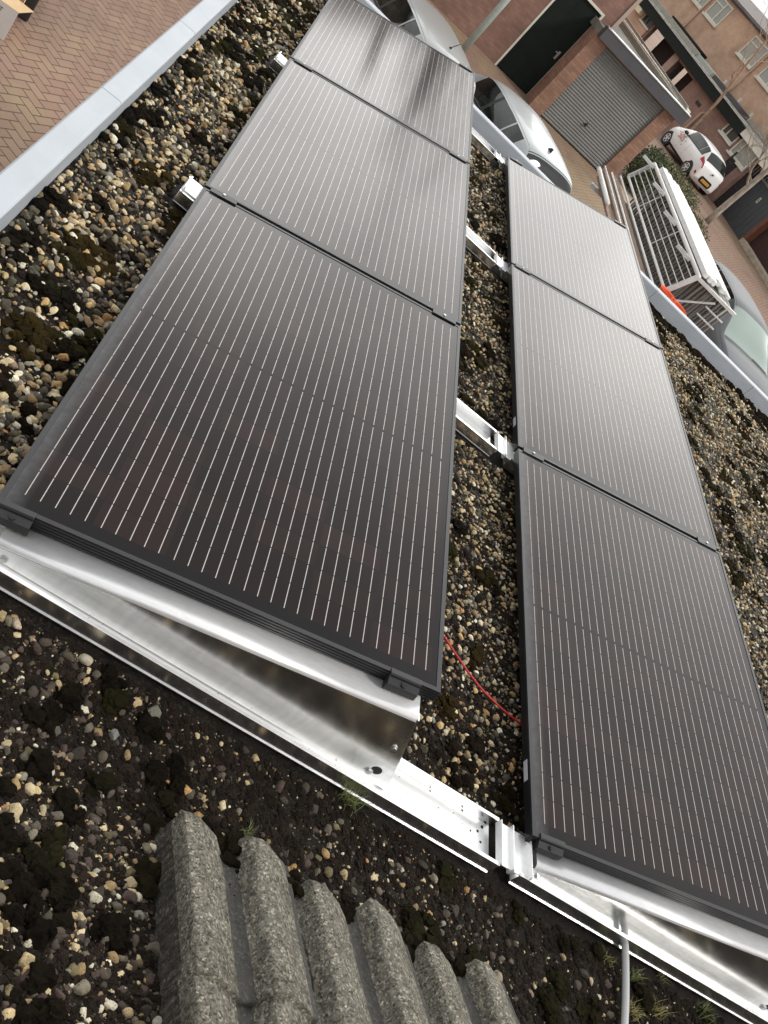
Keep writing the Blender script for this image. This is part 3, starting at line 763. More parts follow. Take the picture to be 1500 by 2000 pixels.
co = c.build('conduit_pipe', mat('grey_plastic', (0.50, 0.51, 0.50), 0.5), None, smooth=True); tag(co, 'light grey corrugated conduit coming out under the right mounting rail', 'conduit')
gm = mat('grass_blade', (0.16, 0.19, 0.06), 0.7, noise_amt=0.4, nscale=20); gm2 = mat('grass_blade_dry', (0.30, 0.27, 0.10), 0.8, noise_amt=0.3, nscale=20)
def tuft(x, y, r, n, h, m, label, seed):
    q = random.Random(seed); g = MB()
    for _ in range(n):
        a = q.uniform(0, 6.28); bx, by = x + q.gauss(0, r * 0.28), y + q.gauss(0, r * 0.28); L_ = h * q.uniform(0.5, 1.15); lean = q.uniform(0.25, 1.0)
        sa = Vector((-math.sin(a), math.cos(a), 0)) * 0.0011
        prev = None; pv = []
        for s_ in range(5):
            f = s_ / 4; p = Vector((bx + math.cos(a) * L_ * lean * f ** 1.6, by + math.sin(a) * L_ * lean * f ** 1.6, soil_h(bx, by) + L_ * (f - 0.45 * lean * f * f)))
            wv = sa * (1 - f * 0.9); pv += [p - wv, p + wv]
        g.addv(pv, [(2 * i, 2 * i + 1, 2 * i + 3, 2 * i + 2) for i in range(4)])
    o = g.build('grass_tuft', m); tag(o, label, 'grass tuft', 'grass tufts on the roof soil')
tuft(0.985, -0.125, 0.045, 70, 0.055, gm, 'fresh green grass tuft right below the front rail, left of the wedge end', 1)
tuft(0.749, -0.325, 0.02, 30, 0.03, gm, 'tiny grass tuft at the back edge of the roof tiles', 2)
tuft(1.868, -0.15, 0.025, 26, 0.035, gm2, 'small yellowish grass tuft just left of the grey conduit', 3)
tuft(1.985, -0.155, 0.025, 34, 0.035, gm, 'green grass tuft under the rail just right of the grey conduit', 4)
tuft(1.955, -0.25, 0.035, 50, 0.04, gm2, 'yellow grass tuft beside the lower half of the grey conduit', 5)
tuft(2.06, -0.215, 0.045, 60, 0.04, gm2, 'wide pale grass tuft at the bottom edge, right of the conduit', 6)
tuft(2.26, -0.15, 0.04, 60, 0.045, gm, 'bright green grass tuft at the bottom, farthest right', 7)
tuft(2.10, -0.11, 0.03, 34, 0.03, gm2, 'small dry grass tuft close under the right mounting rail', 8)
tuft(1.775, -0.085, 0.02, 18, 0.03, gm2, 'faint grass sprig close to the left end of the right bracket', 9)

# ------------------------------------------------------------------ concrete roof tiles, foreground
tm = mat('tile_concrete', (0.22, 0.205, 0.18), 0.9, spec=0.2)
k = NT(tm)
na_ = k.noise(k.obj(), 12, 8, 0.75); nb = k.noise(k.obj(), 75, 8, 1.0); nc = k.noise(k.obj(), 26, 8, 0.85)
c1 = k.ramp(na_, [(0.3, (0.12, 0.113, 0.098)), (0.5, (0.215, 0.205, 0.182)), (0.7, (0.29, 0.28, 0.25))])
c2 = k.ramp(nb, [(0.40, (0.25, 0.24, 0.21)), (0.47, (0.8, 0.79, 0.76)), (0.53, (1.2, 1.18, 1.1)), (0.60, (2.1, 2.05, 1.9))])
mm = k.add('ShaderNodeMixRGB'); mm.blend_type = 'MULTIPLY'; mm.inputs[0].default_value = 1; k.link(c1, mm.inputs[1]); k.link(c2, mm.inputs[2])
vo = k.add('ShaderNodeTexVoronoi'); vo.inputs['Scale'].default_value = 260; k.link(k.obj(), vo.inputs['Vector'])
vs_ = k.add('ShaderNodeSeparateColor'); k.link(vo.outputs['Color'], vs_.inputs[0])
sp_ = k.ramp(vs_.outputs[0], [(0.0, (0.30, 0.29, 0.26)), (0.12, (0.42, 0.40, 0.37)), (0.16, (0.80, 0.80, 0.79)), (0.84, (1.08, 1.07, 1.04)), (0.88, (1.7, 1.68, 1.6)), (1.0, (2.3, 2.28, 2.15))])
m5 = k.add('ShaderNodeMixRGB'); m5.blend_type = 'MULTIPLY'; m5.inputs[0].default_value = 0.85; k.link(mm.outputs[0], m5.inputs[1]); k.link(sp_, m5.inputs[2]); mm = m5
msk = k.ramp(nc, [(0.52, (0, 0, 0)), (0.66, (1, 1, 1))])
cc = k.mixc(k.m2('MULTIPLY', msk, 0.6), mm.outputs[0], (0.055, 0.05, 0.038))
# smooth damp grey pans between the rolls
sx_, sy_, sz_ = k.sep(k.obj())
um = k.m2('FLOORED_MODULO', k.m2('ADD', sx_, 0.014), 0.15)
pan = k.m2('MULTIPLY', k.m2('LESS_THAN', um, 0.034), k.m2('GREATER_THAN', sx_, 0.06))
cc = k.mixc(k.m2('MULTIPLY', pan, 0.85), cc, (0.036, 0.036, 0.036))
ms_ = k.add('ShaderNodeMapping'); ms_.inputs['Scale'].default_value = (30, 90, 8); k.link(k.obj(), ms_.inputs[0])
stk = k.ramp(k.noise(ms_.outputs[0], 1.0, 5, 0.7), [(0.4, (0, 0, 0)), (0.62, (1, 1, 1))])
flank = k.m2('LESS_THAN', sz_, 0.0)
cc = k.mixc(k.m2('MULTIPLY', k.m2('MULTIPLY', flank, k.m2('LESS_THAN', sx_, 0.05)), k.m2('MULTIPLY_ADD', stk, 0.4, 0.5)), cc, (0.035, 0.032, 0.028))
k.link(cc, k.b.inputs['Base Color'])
k.link(k.m2('SUBTRACT', 0.92, k.m2('MULTIPLY', pan, 0.3)), k.b.inputs['Roughness'])
hb = k.m2('ADD', nb, k.m2('MULTIPLY', nc, 0.7))
k.bump(k.m2('MULTIPLY', hb, k.m2('SUBTRACT', 1.0, k.m2('MULTIPLY', pan, 0.8))), 0.9, 0.006)
def roll_profile(u):
    """height over one 0.30 m tile, rolls centred at 0.075 and 0.225"""
    d = u % 0.15
    sm = lambda f: f * f * (3 - 2 * f)
    if d < 0.020: return 0.0
    if d < 0.034: return 0.036 * (d - 0.020) / 0.014
    if d < 0.072: return 0.036 + 0.002 * math.sin((d - 0.034) / 0.038 * PI)
    if d < 0.140: return 0.036 * (1 - (d - 0.072) / 0.068)
    return 0.0
PITCH = R_(18.0)
rt = Matrix.Identity(4)
TILE_LEN = 0.34; EXPO = 0.275; TH = 0.026
def make_tile(col_i, row_i, label, seed):
    q = random.Random(seed)
    t = MB(); nx_, ny_ = 75, 34; top = []; bot = []
    jx = q.uniform(-0.002, 0.002); jr = q.uniform(-0.004, 0.004)
    edge = [noise.noise(Vector((i * 0.13, seed, 0))) * 0.010 + noise.noise(Vector((i * 0.45, seed, 3))) * 0.005 for i in range(nx_ + 1)]
    for j in range(ny_ + 1):
        for i in range(nx_ + 1):
            u = 0.297 * i / nx_; v = TILE_LEN * j / ny_
            h = roll_profile(u)
            if col_i == 0 and u < 0.036:
                f_ = min(1.0, (0.036 - u) / 0.036); h = 0.037 - 0.10 * f_ ** 0.9
                u = 0.036 - 0.012 * f_   # verge turned down
            if u > 0.289: h -= 0.0
            h += noise.noise(Vector((u * 14 + seed, v * 9, 0))) * 0.0022 + noise.noise(Vector((u * 70 + seed, v * 70, 0))) * 0.0014
            # softened lower (visible) edge: v=0 is the eaves end
            rd = max(0, 1 - v / 0.014); h -= (0.008 + edge[i] * 0.6) * rd * rd
            wv = v + (edge[i] if j == 0 else 0)
            top.append((u, -wv, h)); bot.append((u, -wv, h - TH if j else h - TH * 0.9))
    n = (nx_ + 1); V = top + bot; o = len(top); F = []
    for j in range(ny_):
        for i in range(nx_):
            a = j * n + i; F.append((a, a + n, a + n + 1, a + 1)); F.append((o + a, o + a + 1, o + a + n + 1, o + a + n))
    for i in range(nx_): F.append((i, i + 1, o + i + 1, o + i)); a = ny_ * n + i; F.append((a, o + a, o + a + 1, a + 1))
    for j in range(ny_): a = j * n; F.append((a, o + a, o + a + n, a + n)); a = j * n + nx_; F.append((a, a + n, o + a + n, o + a))
    t.addv(V, F); ob = t.build('roof_tile', tm, smooth=False)
    for p in ob.data.polygons: p.use_smooth = True
    YAW = R_(8.0)
    x = 0.532 + col_i * 0.3025 + jx + row_i * EXPO * math.cos(PITCH) * math.sin(YAW)
    y = -0.412 - col_i * 0.004 - row_i * EXPO * math.cos(PITCH) * math.cos(YAW); z = 0.050 + row_i * (EXPO * math.sin(PITCH) + 0.004)
    ob.location = (x, y, z); ob.rotation_euler = (-PITCH - 0.05, 0, jr + YAW)
    tag(ob, label, 'roof tile', 'grey concrete roof tiles in the foreground')
side = ['left', 'middle', 'right']
for r_ in range(4):
    for c_ in range(3):
        crs = ['back row of roof tiles touching the gravel', 'second row of roof tiles, lapping over the back row', 'third row of roof tiles towards the viewer', 'row of roof tiles nearest the viewer'][r_]
        lb = ['leftmost grey concrete tile with dark streaked side, in the ', 'middle grey concrete tile, in the ', 'rightmost grey concrete tile with worn edge, in the '][c_] + crs
        make_tile(c_, r_, lb, 10 + r_ * 3 + c_)
sk = MB(); sk.prism([(-0.44, -0.02), (-0.44, 0.055), (-1.50, 0.055 + 1.06 * math.tan(PITCH)), (-1.5, -0.02)], 0.74, 'x', 0.66)
sko = sk.build('tile_support', mat('dark_mortar', (0.07, 0.065, 0.058), 0.95, noise_amt=0.5, nscale=30, bump=0.8, bscale=50, stretch=(1, 1, 3)), None)
tag(sko, 'dark weathered mortar bed under the concrete roof tiles', 'mortar bed')

# ------------------------------------------------------------------ ground and street
hm = herring_mat('herringbone_paving')
g = MB(); g.addv([(-150, -60, GZ), (200, -60, GZ), (200, 250, GZ), (-150, 250, GZ)], [(0, 1, 2, 3)])
go = g.build('ground', hm, None, kind='structure')

UG = Vector((2.23, 0.32, 0)).normalized()            # along the garage front
def frame(P0, u):
    u = Vector((u[0], u[1], 0)).normalized(); return math.atan2(u.y, u.x)
def wall_holes(mb, x0, x1, z0, z1, y0, y1, holes):
    """wall slab in local x/z with rectangular holes (hx0,hx1,hz0,hz1)"""
    xs_ = sorted(set([x0, x1] + [h[0] for h in holes] + [h[1] for h in holes]))
    for a, b_ in zip(xs_[:-1], xs_[1:]):
        hs = sorted([h for h in holes if h[0] <= a + 1e-6 and h[1] >= b_ - 1e-6], key=lambda h: h[2])
        z = z0
        for h in hs:
            if h[2] > z: mb.box(a, b_, y0, y1, z, h[2])
            z = max(z, h[3])
        if z < z1: mb.box(a, b_, y0, y1, z, z1)
white_pt = mat('cream_paint', (0.66, 0.63, 0.54), 0.6, noise_amt=0.08, nscale=5)
dark_gl = mat('window_glass', (0.05, 0.06, 0.055), 0.06, spec=0.6)
curtain = mat('net_curtain', (0.32, 0.33, 0.29), 0.25, spec=0.6)
brA = brick_mat('red_brown_brick', (0.30, 0.155, 0.115), (0.23, 0.115, 0.085), (0.19, 0.145, 0.12))
brB = brick_mat('pier_brick', (0.36, 0.19, 0.125), (0.26, 0.13, 0.085), (0.20, 0.155, 0.12))
brC = brick_mat('peach_brick', (0.64, 0.42, 0.28), (0.58, 0.37, 0.25), (0.46, 0.33, 0.25))
brD = brick_mat('mauve_brick', (0.36, 0.215, 0.165), (0.30, 0.17, 0.13), (0.23, 0.17, 0.145))
fasc = mat('grey_fascia', (0.075, 0.073, 0.082), 0.55, noise_amt=0.08, nscale=3)
green_f = mat('dark_green_board', (0.008, 0.012, 0.009), 0.75, spec=0.25, noise_amt=0.2, nscale=4)
felt = mat('roof_felt', (0.16, 0.155, 0.13), 0.9, noise_amt=0.5, nscale=1.5)
slate = mat('roof_tiles_far', (0.15, 0.13, 0.12), 0.8, noise_amt=0.2, nscale=2)

# --- brick house with the green door; local x along its front, origin at door's left foot
t = empty('brick_house', (4.40, 24.50, 0), 'tall red brown brick building with a dark green door in a cream frame', 'house', rz=frame(0, (1.1, 0.12)))
b = MB(); wall_holes(b, -14, 1.50, GZ, 2.55, 0.0, 0.3, [(-0.055, 1.185, GZ, -0.21)])
b.box(1.20, 1.50, 0.3, 8.6, GZ, 2.55); b.box(-14, -13.7, 0.3, 8.6, GZ, 2.55); b.box(-13.7, 1.2, 8.3, 8.6, GZ, 2.55)
b.build('wall', brA, t)
b = MB(); b.prism([(-0.35, 2.46), (4.3, 5.45), (8.95, 2.46), (8.95, 2.60), (4.3, 5.60), (-0.35, 2.60)], 15.9, 'x', -14.2); rf = b.build('roof', slate, t)
b = MB(); b.prism([(0.0, 2.55), (4.3, 5.40), (8.6, 2.55)], 0.25, 'x', 1.24); b.build('gable', brA, t)
b = MB(); b.prism([(0.0, 2.55), (4.3, 5.40), (8.6, 2.55)], 0.25, 'x', -14.0); b.build('gable', brA, t)
for xc, wc_, zc_ in ((-6.9, 0.26, 6.55), (-4.45, 0.15, 6.6), (-2.75, 0.20, 7.15)):
    b = MB(); b.box(xc - wc_, xc + wc_, 4.1, 4.5, 4.9, zc_); b.box(xc - wc_ - .04, xc + wc_ + .04, 4.06, 4.54, zc_, zc_ + .08); b.build('chimney', mat('dark_chimney', (0.05, 0.045, 0.042), 0.9), rf)
d = MB(); d.box(0.0, 1.13, 0.05, 0.10, GZ + 0.03, -0.27)
for xx in (0.0, 0.5, 1.06):
    d.box(xx + 0.004, xx + 0.066, 0.044, 0.0502, GZ + 0.035, -0.275)
dr = d.build('door', green_f, t, bevel=0.004)
h = MB(); h.box(0.97, 1.03, 0.025, 0.045, -1.72, -1.50); h.tube([(1.0, 0.03, -1.56), (1.0, -0.03, -1.56), (0.88, -0.03, -1.56)], 0.012, 8); h.build('handle', alu_d, dr)
f = MB(); f.box(-0.055, 0.0, -0.015, 0.11, GZ, -0.21); f.box(1.13, 1.185, -0.015, 0.11, GZ, -0.21); f.box(0.0, 1.13, -0.015, 0.11, -0.27, -0.21); f.build('door_frame', white_pt, t, bevel=0.004)
b = MB(); b.box(1.505, 1.60, -0.03, 0.06, GZ + 0.4, 2.4); b.build('corner_board', mat('beige_board', (0.42, 0.33, 0.27), 0.7), t)
b = MB(); b.box(-14.1, 1.6, -0.47, -0.36, 2.42, 2.54); b.build('gutter', fasc, t)

# --- single garage with the ribbed grey door
t = empty('garage', (5.99, 23.93, 0), 'small brick garage with a ribbed grey up-and-over door and grey fascia', 'garage', rz=frame(0, (2.23, 0.32)))
W2 = Vector((-0.39, 0.92)).normalized()
a_ = -frame(0, (2.23, 0.32)); wl = (W2.x * math.cos(a_) - W2.y * math.sin(a_), W2.x * math.sin(a_) + W2.y * math.cos(a_))
b = MB(); wall_holes(b, -0.42, 2.72, GZ, -0.56, 0.0, 0.12, [(0.0, 2.31, GZ, -0.60)])
bk = 5.4
b.addv([(2.60, 0.12, GZ), (2.72, 0.12, GZ), (2.72 + wl[0] * bk, wl[1] * bk, GZ), (2.60 + wl[0] * bk, wl[1] * bk, GZ), (2.60, 0.12, -0.56), (2.72, 0.12, -0.56), (2.72 + wl[0] * bk, wl[1] * bk, -0.56), (2.60 + wl[0] * bk, wl[1] * bk, -0.56)],
       [(0, 3, 2, 1), (4, 5, 6, 7), (0, 1, 5, 4), (1, 2, 6, 5), (2, 3, 7, 6), (3, 0, 4, 7)])
b.box(-0.42, -0.30, 0.12, 0.62, GZ, -0.56)
b.build('wall', brB, t)
d = MB(); prof = []
x = 0.0
n_r = 34; step = 2.31 / n_r
for i in range(n_r):
    prof += [(i * step, 0.075), (i * step + step * 0.42, 0.060), (i * step + step * 0.62, 0.060), (i * step + step * 0.95, 0.078)]
prof += [(2.31, 0.075), (2.31, 0.10), (0, 0.10)]
# ribs run horizontally: profile in z instead of x
zz = (-0.60 - (GZ + 0.03)); prof = []
n_r = 30; step = zz / n_r
for i in range(n_r):
    prof += [(0.078, GZ + 0.03 + i * step), (0.058, GZ + 0.03 + i * step + step * 0.35), (0.058, GZ + 0.03 + i * step + step * 0.65), (0.078, GZ + 0.03 + i * step + step * 0.96)]
prof += [(0.078, -0.60), (0.105, -0.60), (0.105, GZ + 0.03)]
dm = mat('garage_door_grey', (0.18, 0.18, 0.172), 0.5, noise_amt=0.07, nscale=2)
# photographed ribs run along the width, so extrude along x
d.prism(prof, 2.31, 'x', 0.0)
dr = d.build('door', dm, t)
h = MB(); h.tube([(1.09, 0.07, -2.17), (1.09, 0.03, -2.17)], 0.035, 12); h.box(1.07, 1.11, 0.01, 0.035, -2.22, -2.12); h.build('handle', black_m, dr)
b = MB(); b.addv([(-0.42, 0.0, -0.555), (2.80, 0.0, -0.555), (2.80 + wl[0] * bk, wl[1] * bk, -0.555), (-0.42 + wl[0] * bk * 0.2, wl[1] * bk, -0.555),
                  (-0.42, 0.0, -0.36), (2.80, 0.0, -0.36), (2.80 + wl[0] * bk, wl[1] * bk, -0.36), (-0.42 + wl[0] * bk * 0.2, wl[1] * bk, -0.36)],
                 [(0, 3, 2, 1), (4, 5, 6, 7), (0, 1, 5, 4), (1, 2, 6, 5), (2, 3, 7, 6), (3, 0, 4, 7)])
b.build('roof', felt, t)
f = MB(); f.box(-0.40, 2.86, -0.22, -0.004, -0.56, -0.27); f.build('fascia', fasc, t, bevel=0.006)
f = MB(); f.box(-0.40, 2.86, -0.24, 0.02, -0.268, -0.245); f.build('roof_edge', alu_d, t)
a0 = Vector((2.84, 0.05, -0.28)); a1 = a0 + Vector((wl[0], wl[1], 0)) * bk
f = MB(); f.obox(a0, a1, 0.16, 0.16); f.build('side_upstand', white_pt, t, bevel=0.005)
f = MB(); f.obox(a0 + Vector((-0.42, 0.1, 0.0)), a1 + Vector((-0.2, 0, 0.02)), 0.07, 0.10); f.obox(a0 + Vector((-0.10, 0.0, 0.10)), a1 + Vector((0.05, 0, 0.16)), 0.05, 0.05); f.build('roof_batten', mat('weathered_wood', (0.36, 0.34, 0.29), 0.8, noise_amt=0.25, nscale=5, stretch=(1, 6, 6)), t)

# --- row of houses across the street
UF = Vector((0.39, -0.92, 0)).normalized()
t = empty('terraced_house', (14.5, 45.5, 0), 'peach brick terraced house row with white windows and a dark green flat-roofed front extension', 'house row', rz=math.atan2(UF.y, UF.x))
# local x runs along the front towards the viewer; local +y points away from the viewer (behind the wall)
OPN = [(-3.84, -1.30, GZ, -0.45), (-0.80, 0.88, GZ, -0.62)]
b = MB(); wall_holes(b, -12, 7.25, GZ, -0.10, 0.0, 0.22, OPN + [(4.55, 5.62, -0.95, -0.32), (-4.93, -4.01, -0.85, -0.46), (5.80, 7.2, -1.15, -0.25)])
b.build('extension_wall', brD, t)
b = MB(); wall_holes(b, -12, -5.2, GZ, -0.45, -0.04, -0.005, [(-4.93, -4.01, -0.85, -0.46)]); b.build('render_panel', brC, t)
b = MB(); b.box(-3.84, -1.30, 0.9, 1.0, GZ, -0.45); b.box(-0.80, 0.88, 0.9, 1.0, GZ, -0.62); b.build('porch_recess', mat('dark_recess', (0.035, 0.022, 0.017), 0.9), t)
b = MB(); b.box(-1.30, -0.80, -0.04, 0.22, GZ, -0.50); b.build('pillar', mat('mauve_render', (0.38, 0.26, 0.21), 0.8, noise_amt=0.1), t)
f = MB(); f.box(-12, 5.75, -0.32, -0.02, -0.52, -0.09); f.build('fascia', green_f, t)
f = MB(); f.box(5.75, 8.3, -0.30, -0.02, -0.42, -0.07); f.build('white_fascia', white_pt, t)
f = MB(); f.box(-12, 8.4, -0.36, -0.28, -0.088, -0.05); f.box(-12, 8.4, -0.16, -0.08, -0.06, 0.0); f.build('roof_edge', mat('zinc_edge', (0.45, 0.46, 0.42), 0.6, noise_amt=0.3, nscale=3), t)
b = MB(); b.box(-12, 8.3, -0.28, 2.7, -0.10, -0.045); b.build('flat_roof', felt, t)
# upper wall
WIN = [(-6.92, -5.66, 1.35, 2.38), (-5.27, -3.88, 1.35, 2.38), (-1.40, 0.02, 1.35, 2.38), (0.68, 2.1, 1.35, 2.38), (5.2, 6.6, 1.35, 2.38)]
b = MB(); wall_holes(b, -14, 12, -0.4, 2.62, 2.7, 2.95, WIN); b.build('wall', brC, t)
b = MB(); b.box(-14, 12, 2.62, 2.70, 2.52, 2.62); b.build('gutter', mat('gutter_grey', (0.10, 0.10, 0.095), 0.6), t)
b = MB(); b.prism([(2.45, 2.60), (7.2, 3.20), (12, 2.6), (12, 2.72), (7.2, 3.34), (2.45, 2.72)], 26, 'x', -14); rf = b.build('roof', slate, t)
b = MB(); b.tube([(-2.9, 6.6, 3.1), (-2.9, 6.6, 3.75)], 0.09, 8); b.build('roof_vent', black_m, rf)
for (x0, x1, z0, z1) in WIN:
    fr = MB(); o_ = 2.66
    fr.box(x0, x0 + 0.07, o_, o_ + 0.08, z0, z1); fr.box(x1 - 0.07, x1, o_, o_ + 0.08, z0, z1); fr.box(x0 + 0.07, x1 - 0.07, o_, o_ + 0.08, z0, z0 + 0.07); fr.box(x0 + 0.07, x1 - 0.07, o_, o_ + 0.08, z1 - 0.07, z1)
    xm = x0 + (x1 - x0) * 0.56; fr.box(xm, xm + 0.08, o_, o_ + 0.08, z0 + 0.07, z1 - 0.07); fr.box(x0 + 0.07, xm, o_ + 0.01, o_ + 0.07, z1 - 0.33, z1 - 0.27)
    w_ = fr.build('window', white_pt, t)
    p = MB(); p.box(x0 + 0.05, x1 - 0.05, o_ + 0.04, o_ + 0.06, z0 + 0.05, z1 - 0.05); p.build('pane', curtain, w_)
    s_ = MB(); s_.box(x0 - 0.06, x1 + 0.06, o_ - 0.07, o_ + 0.03, z0 - 0.09, z0 - 0.002); s_.build('sill', white_pt, w_)
for (x0, x1, z0, z1) in [(4.55, 5.62, -0.95, -0.32), (-4.93, -4.01, -0.85, -0.46), (5.80, 7.2, -1.15, -0.25)]:
    fr = MB(); o_ = -0.03
    fr.box(x0, x0 + 0.07, o_, 0.08, z0, z1); fr.box(x1 - 0.07, x1, o_, 0.08, z0, z1); fr.box(x0 + 0.07, x1 - 0.07, o_, 0.08, z0, z0 + 0.07); fr.box(x0 + 0.07, x1 - 0.07, o_, 0.08, z1 - 0.07, z1)
    fr.box(x0 + 0.36, x0 + 0.42, o_, 0.08, z0 + 0.07, z1 - 0.07)
    w_ = fr.build('window', white_pt if x0 > 0 else fasc, t)
    p = MB(); p.box(x0 + 0.05, x1 - 0.05, 0.02, 0.04, z0 + 0.05, z1 - 0.05); p.build('pane', dark_gl if x0 < 5.7 else curtain, w_)
    s_ = MB(); s_.box(x0 - 0.06, x1 + 0.06, -0.10, -0.032, z0 - 0.08, z0 - 0.002); s_.build('sill', white_pt, w_)
for xc in (-5.58, 0.2):
    p = MB(); p.tube([(xc, 2.63, -0.04), (xc, 2.63, 2.5)], 0.045, 10); p.build('downpipe', mat('beige_pipe', (0.50, 0.37, 0.27), 0.6), t)
# rooflights, boxes and vents on the flat roof
b = MB()
b.box(-4.6, -1.4, 0.9, 1.6, -0.043, 0.30); b.build('roof_box', green_f, t)
b = MB(); b.box(-1.3, 0.6, 0.7, 1.8, -0.043, 0.16); b.build('roof_box', mat('pale_grey_box', (0.42, 0.43, 0.38), 0.7), t)
b = MB(); b.box(0.75, 3.4, 0.8, 1.7, -0.043, 0.16); b.build('roof_box', mat('dark_grey_felt', (0.09, 0.08, 0.08), 0.8), t)
b = MB(); b.box(-6.5, -1.0, 0.62, 0.80, -0.043, 0.20); b.box(-4.0, 4.4, 2.3, 2.42, -0.043, 0.14); b.build('roof_batten', MATS['weathered_wood'], t)
for xc in (0.35, 1.9, 3.1):
    p = MB(); p.tube([(xc, 1.95, -0.04), (xc, 1.95, 0.34)], 0.08, 10); p.build('vent_pipe', white_pt, t)
b = MB(); b.box(-5.85, -5.10, -0.30, -0.045, -0.80, -0.42); b.build('wall_lamp', mat('cream_lamp', (0.7, 0.62, 0.42), 0.5), t, bevel=0.03)
p = MB(); p.tube([(3.0, -0.10, GZ), (3.0, -0.10, -1.15), (3.1, -0.10, -1.05)], 0.05, 10); p.build('downpipe', MATS['beige_pipe'], t)
b = MB(); b.box(2.1, 2.5, -0.03, -0.005, -1.1, -0.95); b.build('house_number_plate', black_m, t)

# --- shed / dark board fence, low walls and hedge on the right
V_ = Vector((0.27, -0.96, 0)).normalized()
t = empty('board_shed', (18.0, 38.6, GZ), 'dark slate grey board shed front with a pale house number plate', 'shed', rz=math.atan2(V_.y, V_.x))
b = MB()
for i in range(14): b.box(i * 0.15, i * 0.15 + 0.146, (i % 2) * 0.006, 0.04, 0.0, 1.95)
b.box(0, 2.1, 0.04, 2.4, 0.0, 1.93); b.build('board_wall', mat('slate_boards', (0.055, 0.06, 0.065), 0.7, noise_amt=0.25, nscale=6, stretch=(6, 6, 0.6)), t)
b = MB(); b.box(-0.06, 2.16, -0.08, 2.5, 1.952, 2.02); b.build('roof', felt, t)
b = MB()
for (x0, x1, z0, z1) in ((0.9, 1.02, 1.30, 1.33), (0.9, 1.02, 1.52, 1.55), (0.9, 0.93, 1.33, 1.52), (0.99, 1.02, 1.33, 1.52)): b.box(x0, x1, -0.012, -0.001, z0, z1)
b.build('number', white_pt, t)
t = empty('side_wall', (18.62, 36.5, GZ), 'dark red brown brick wall at the right edge behind a pale kerb', 'wall', rz=math.atan2(V_.y, V_.x))
b = MB(); b.box(0.0, 9.0, 0.25, 0.5, 0, 2.3); b.build('brickwork', mat('dark_brown_brick', (0.045, 0.02, 0.016), 0.9, noise_amt=0.3, nscale=9), t)
b = MB(); b.box(-0.1, 0.12, -0.05, 0.249, 0, 2.2); b.build('post', mat('rust_board', (0.16, 0.06, 0.035), 0.8, noise_amt=0.2), t)
t = empty('kerb_wall', (18.55, 36.3, GZ), 'low pale concrete kerb wall running along the red brown paving', 'low wall', rz=math.atan2(-0.99, 0.2))
b = MB(); b.box(0, 6, -0.15, 0.25, 0, 0.22); b.build('kerb', mat('pale_concrete', (0.36, 0.31, 0.24), 0.85, noise_amt=0.25, nscale=4), t, bevel=0.02)
t = empty('garden_fence', (16.75, 39.55, GZ), 'black slatted garden fence between the white car and the slate board shed', 'fence', rz=R_(-38))
b = MB()
for i in range(8): b.box(0, 1.75, 0, 0.03, 0.05 + i * 0.2, 0.235 + i * 0.2)
for xx in (0, 0.85, 1.68): b.box(xx, xx + 0.07, 0.031, 0.09, 0, 1.9)
b.build('slats', mat('black_boards', (0.018, 0.016, 0.016), 0.7), t)
t = MB(); t.box(0, 1.35, 0, 1.15, 0.004, 0.05)
o = t.build('paving_slab', mat('tan_slab', (0.36, 0.29, 0.21), 0.85, noise_amt=0.1), None, bevel=0.01); o.location = (8.85, 24.0, GZ); o.rotation_euler = (0, 0, R_(-8)); tag(o, 'plain tan concrete slab at the foot of the garage pier', 'paving slab')

# --- leaves: shrub beside the garage
def leaf_shrub(name, label, cat, blobs, n, cols_, seed, ls=(0.05, 0.10)):
    q = random.Random(seed); V = []; F = []; 
    for _ in range(n):
        cx, cy, cz, rx, ry, rz_ = q.choice(blobs)
        while True:
            a, b_, c_ = q.uniform(-1, 1), q.uniform(-1, 1), q.uniform(-1, 1)
            d2 = a * a + b_ * b_ + c_ * c_
            if 0.25 < d2 < 1 + 0.25 * q.random(): break
        p = Vector((cx + a * rx, cy + b_ * ry, max(0.02, cz + c_ * rz_)))
        L_ = q.uniform(*ls); dv = Vector((q.gauss(0, 1), q.gauss(0, 1), q.gauss(0.3, 0.7))).normalized(); sv = dv.cross(Vector((q.gauss(0, 1), q.gauss(0, 1), q.gauss(0, 1)))).normalized()
        o_ = len(V); V += [p, p + dv * L_ * 0.5 + sv * L_ * 0.28, p + dv * L_, p + dv * L_ * 0.5 - sv * L_ * 0.28]; F.append((o_, o_ + 1, o_ + 2, o_ + 3))
    me = bpy.data.meshes.new(name); me.from_pydata([tuple(v) for v in V], [], F)
    for c_ in cols_: me.materials.append(c_)
    for i, p in enumerate(me.polygons): p.material_index = q.randrange(len(cols_))
    o_ = bpy.data.objects.new(name, me); COL.objects.link(o_); return o_
lf = [mat('leaf_dark', (0.030, 0.045, 0.018), 0.7), mat('leaf_mid', (0.055, 0.085, 0.028), 0.7), mat('leaf_light', (0.11, 0.13, 0.05), 0.7)]
lf2 = [mat('leaf_olive', (0.10, 0.10, 0.04), 0.7), mat('leaf_dry', (0.20, 0.15, 0.07), 0.8), lf[1]]
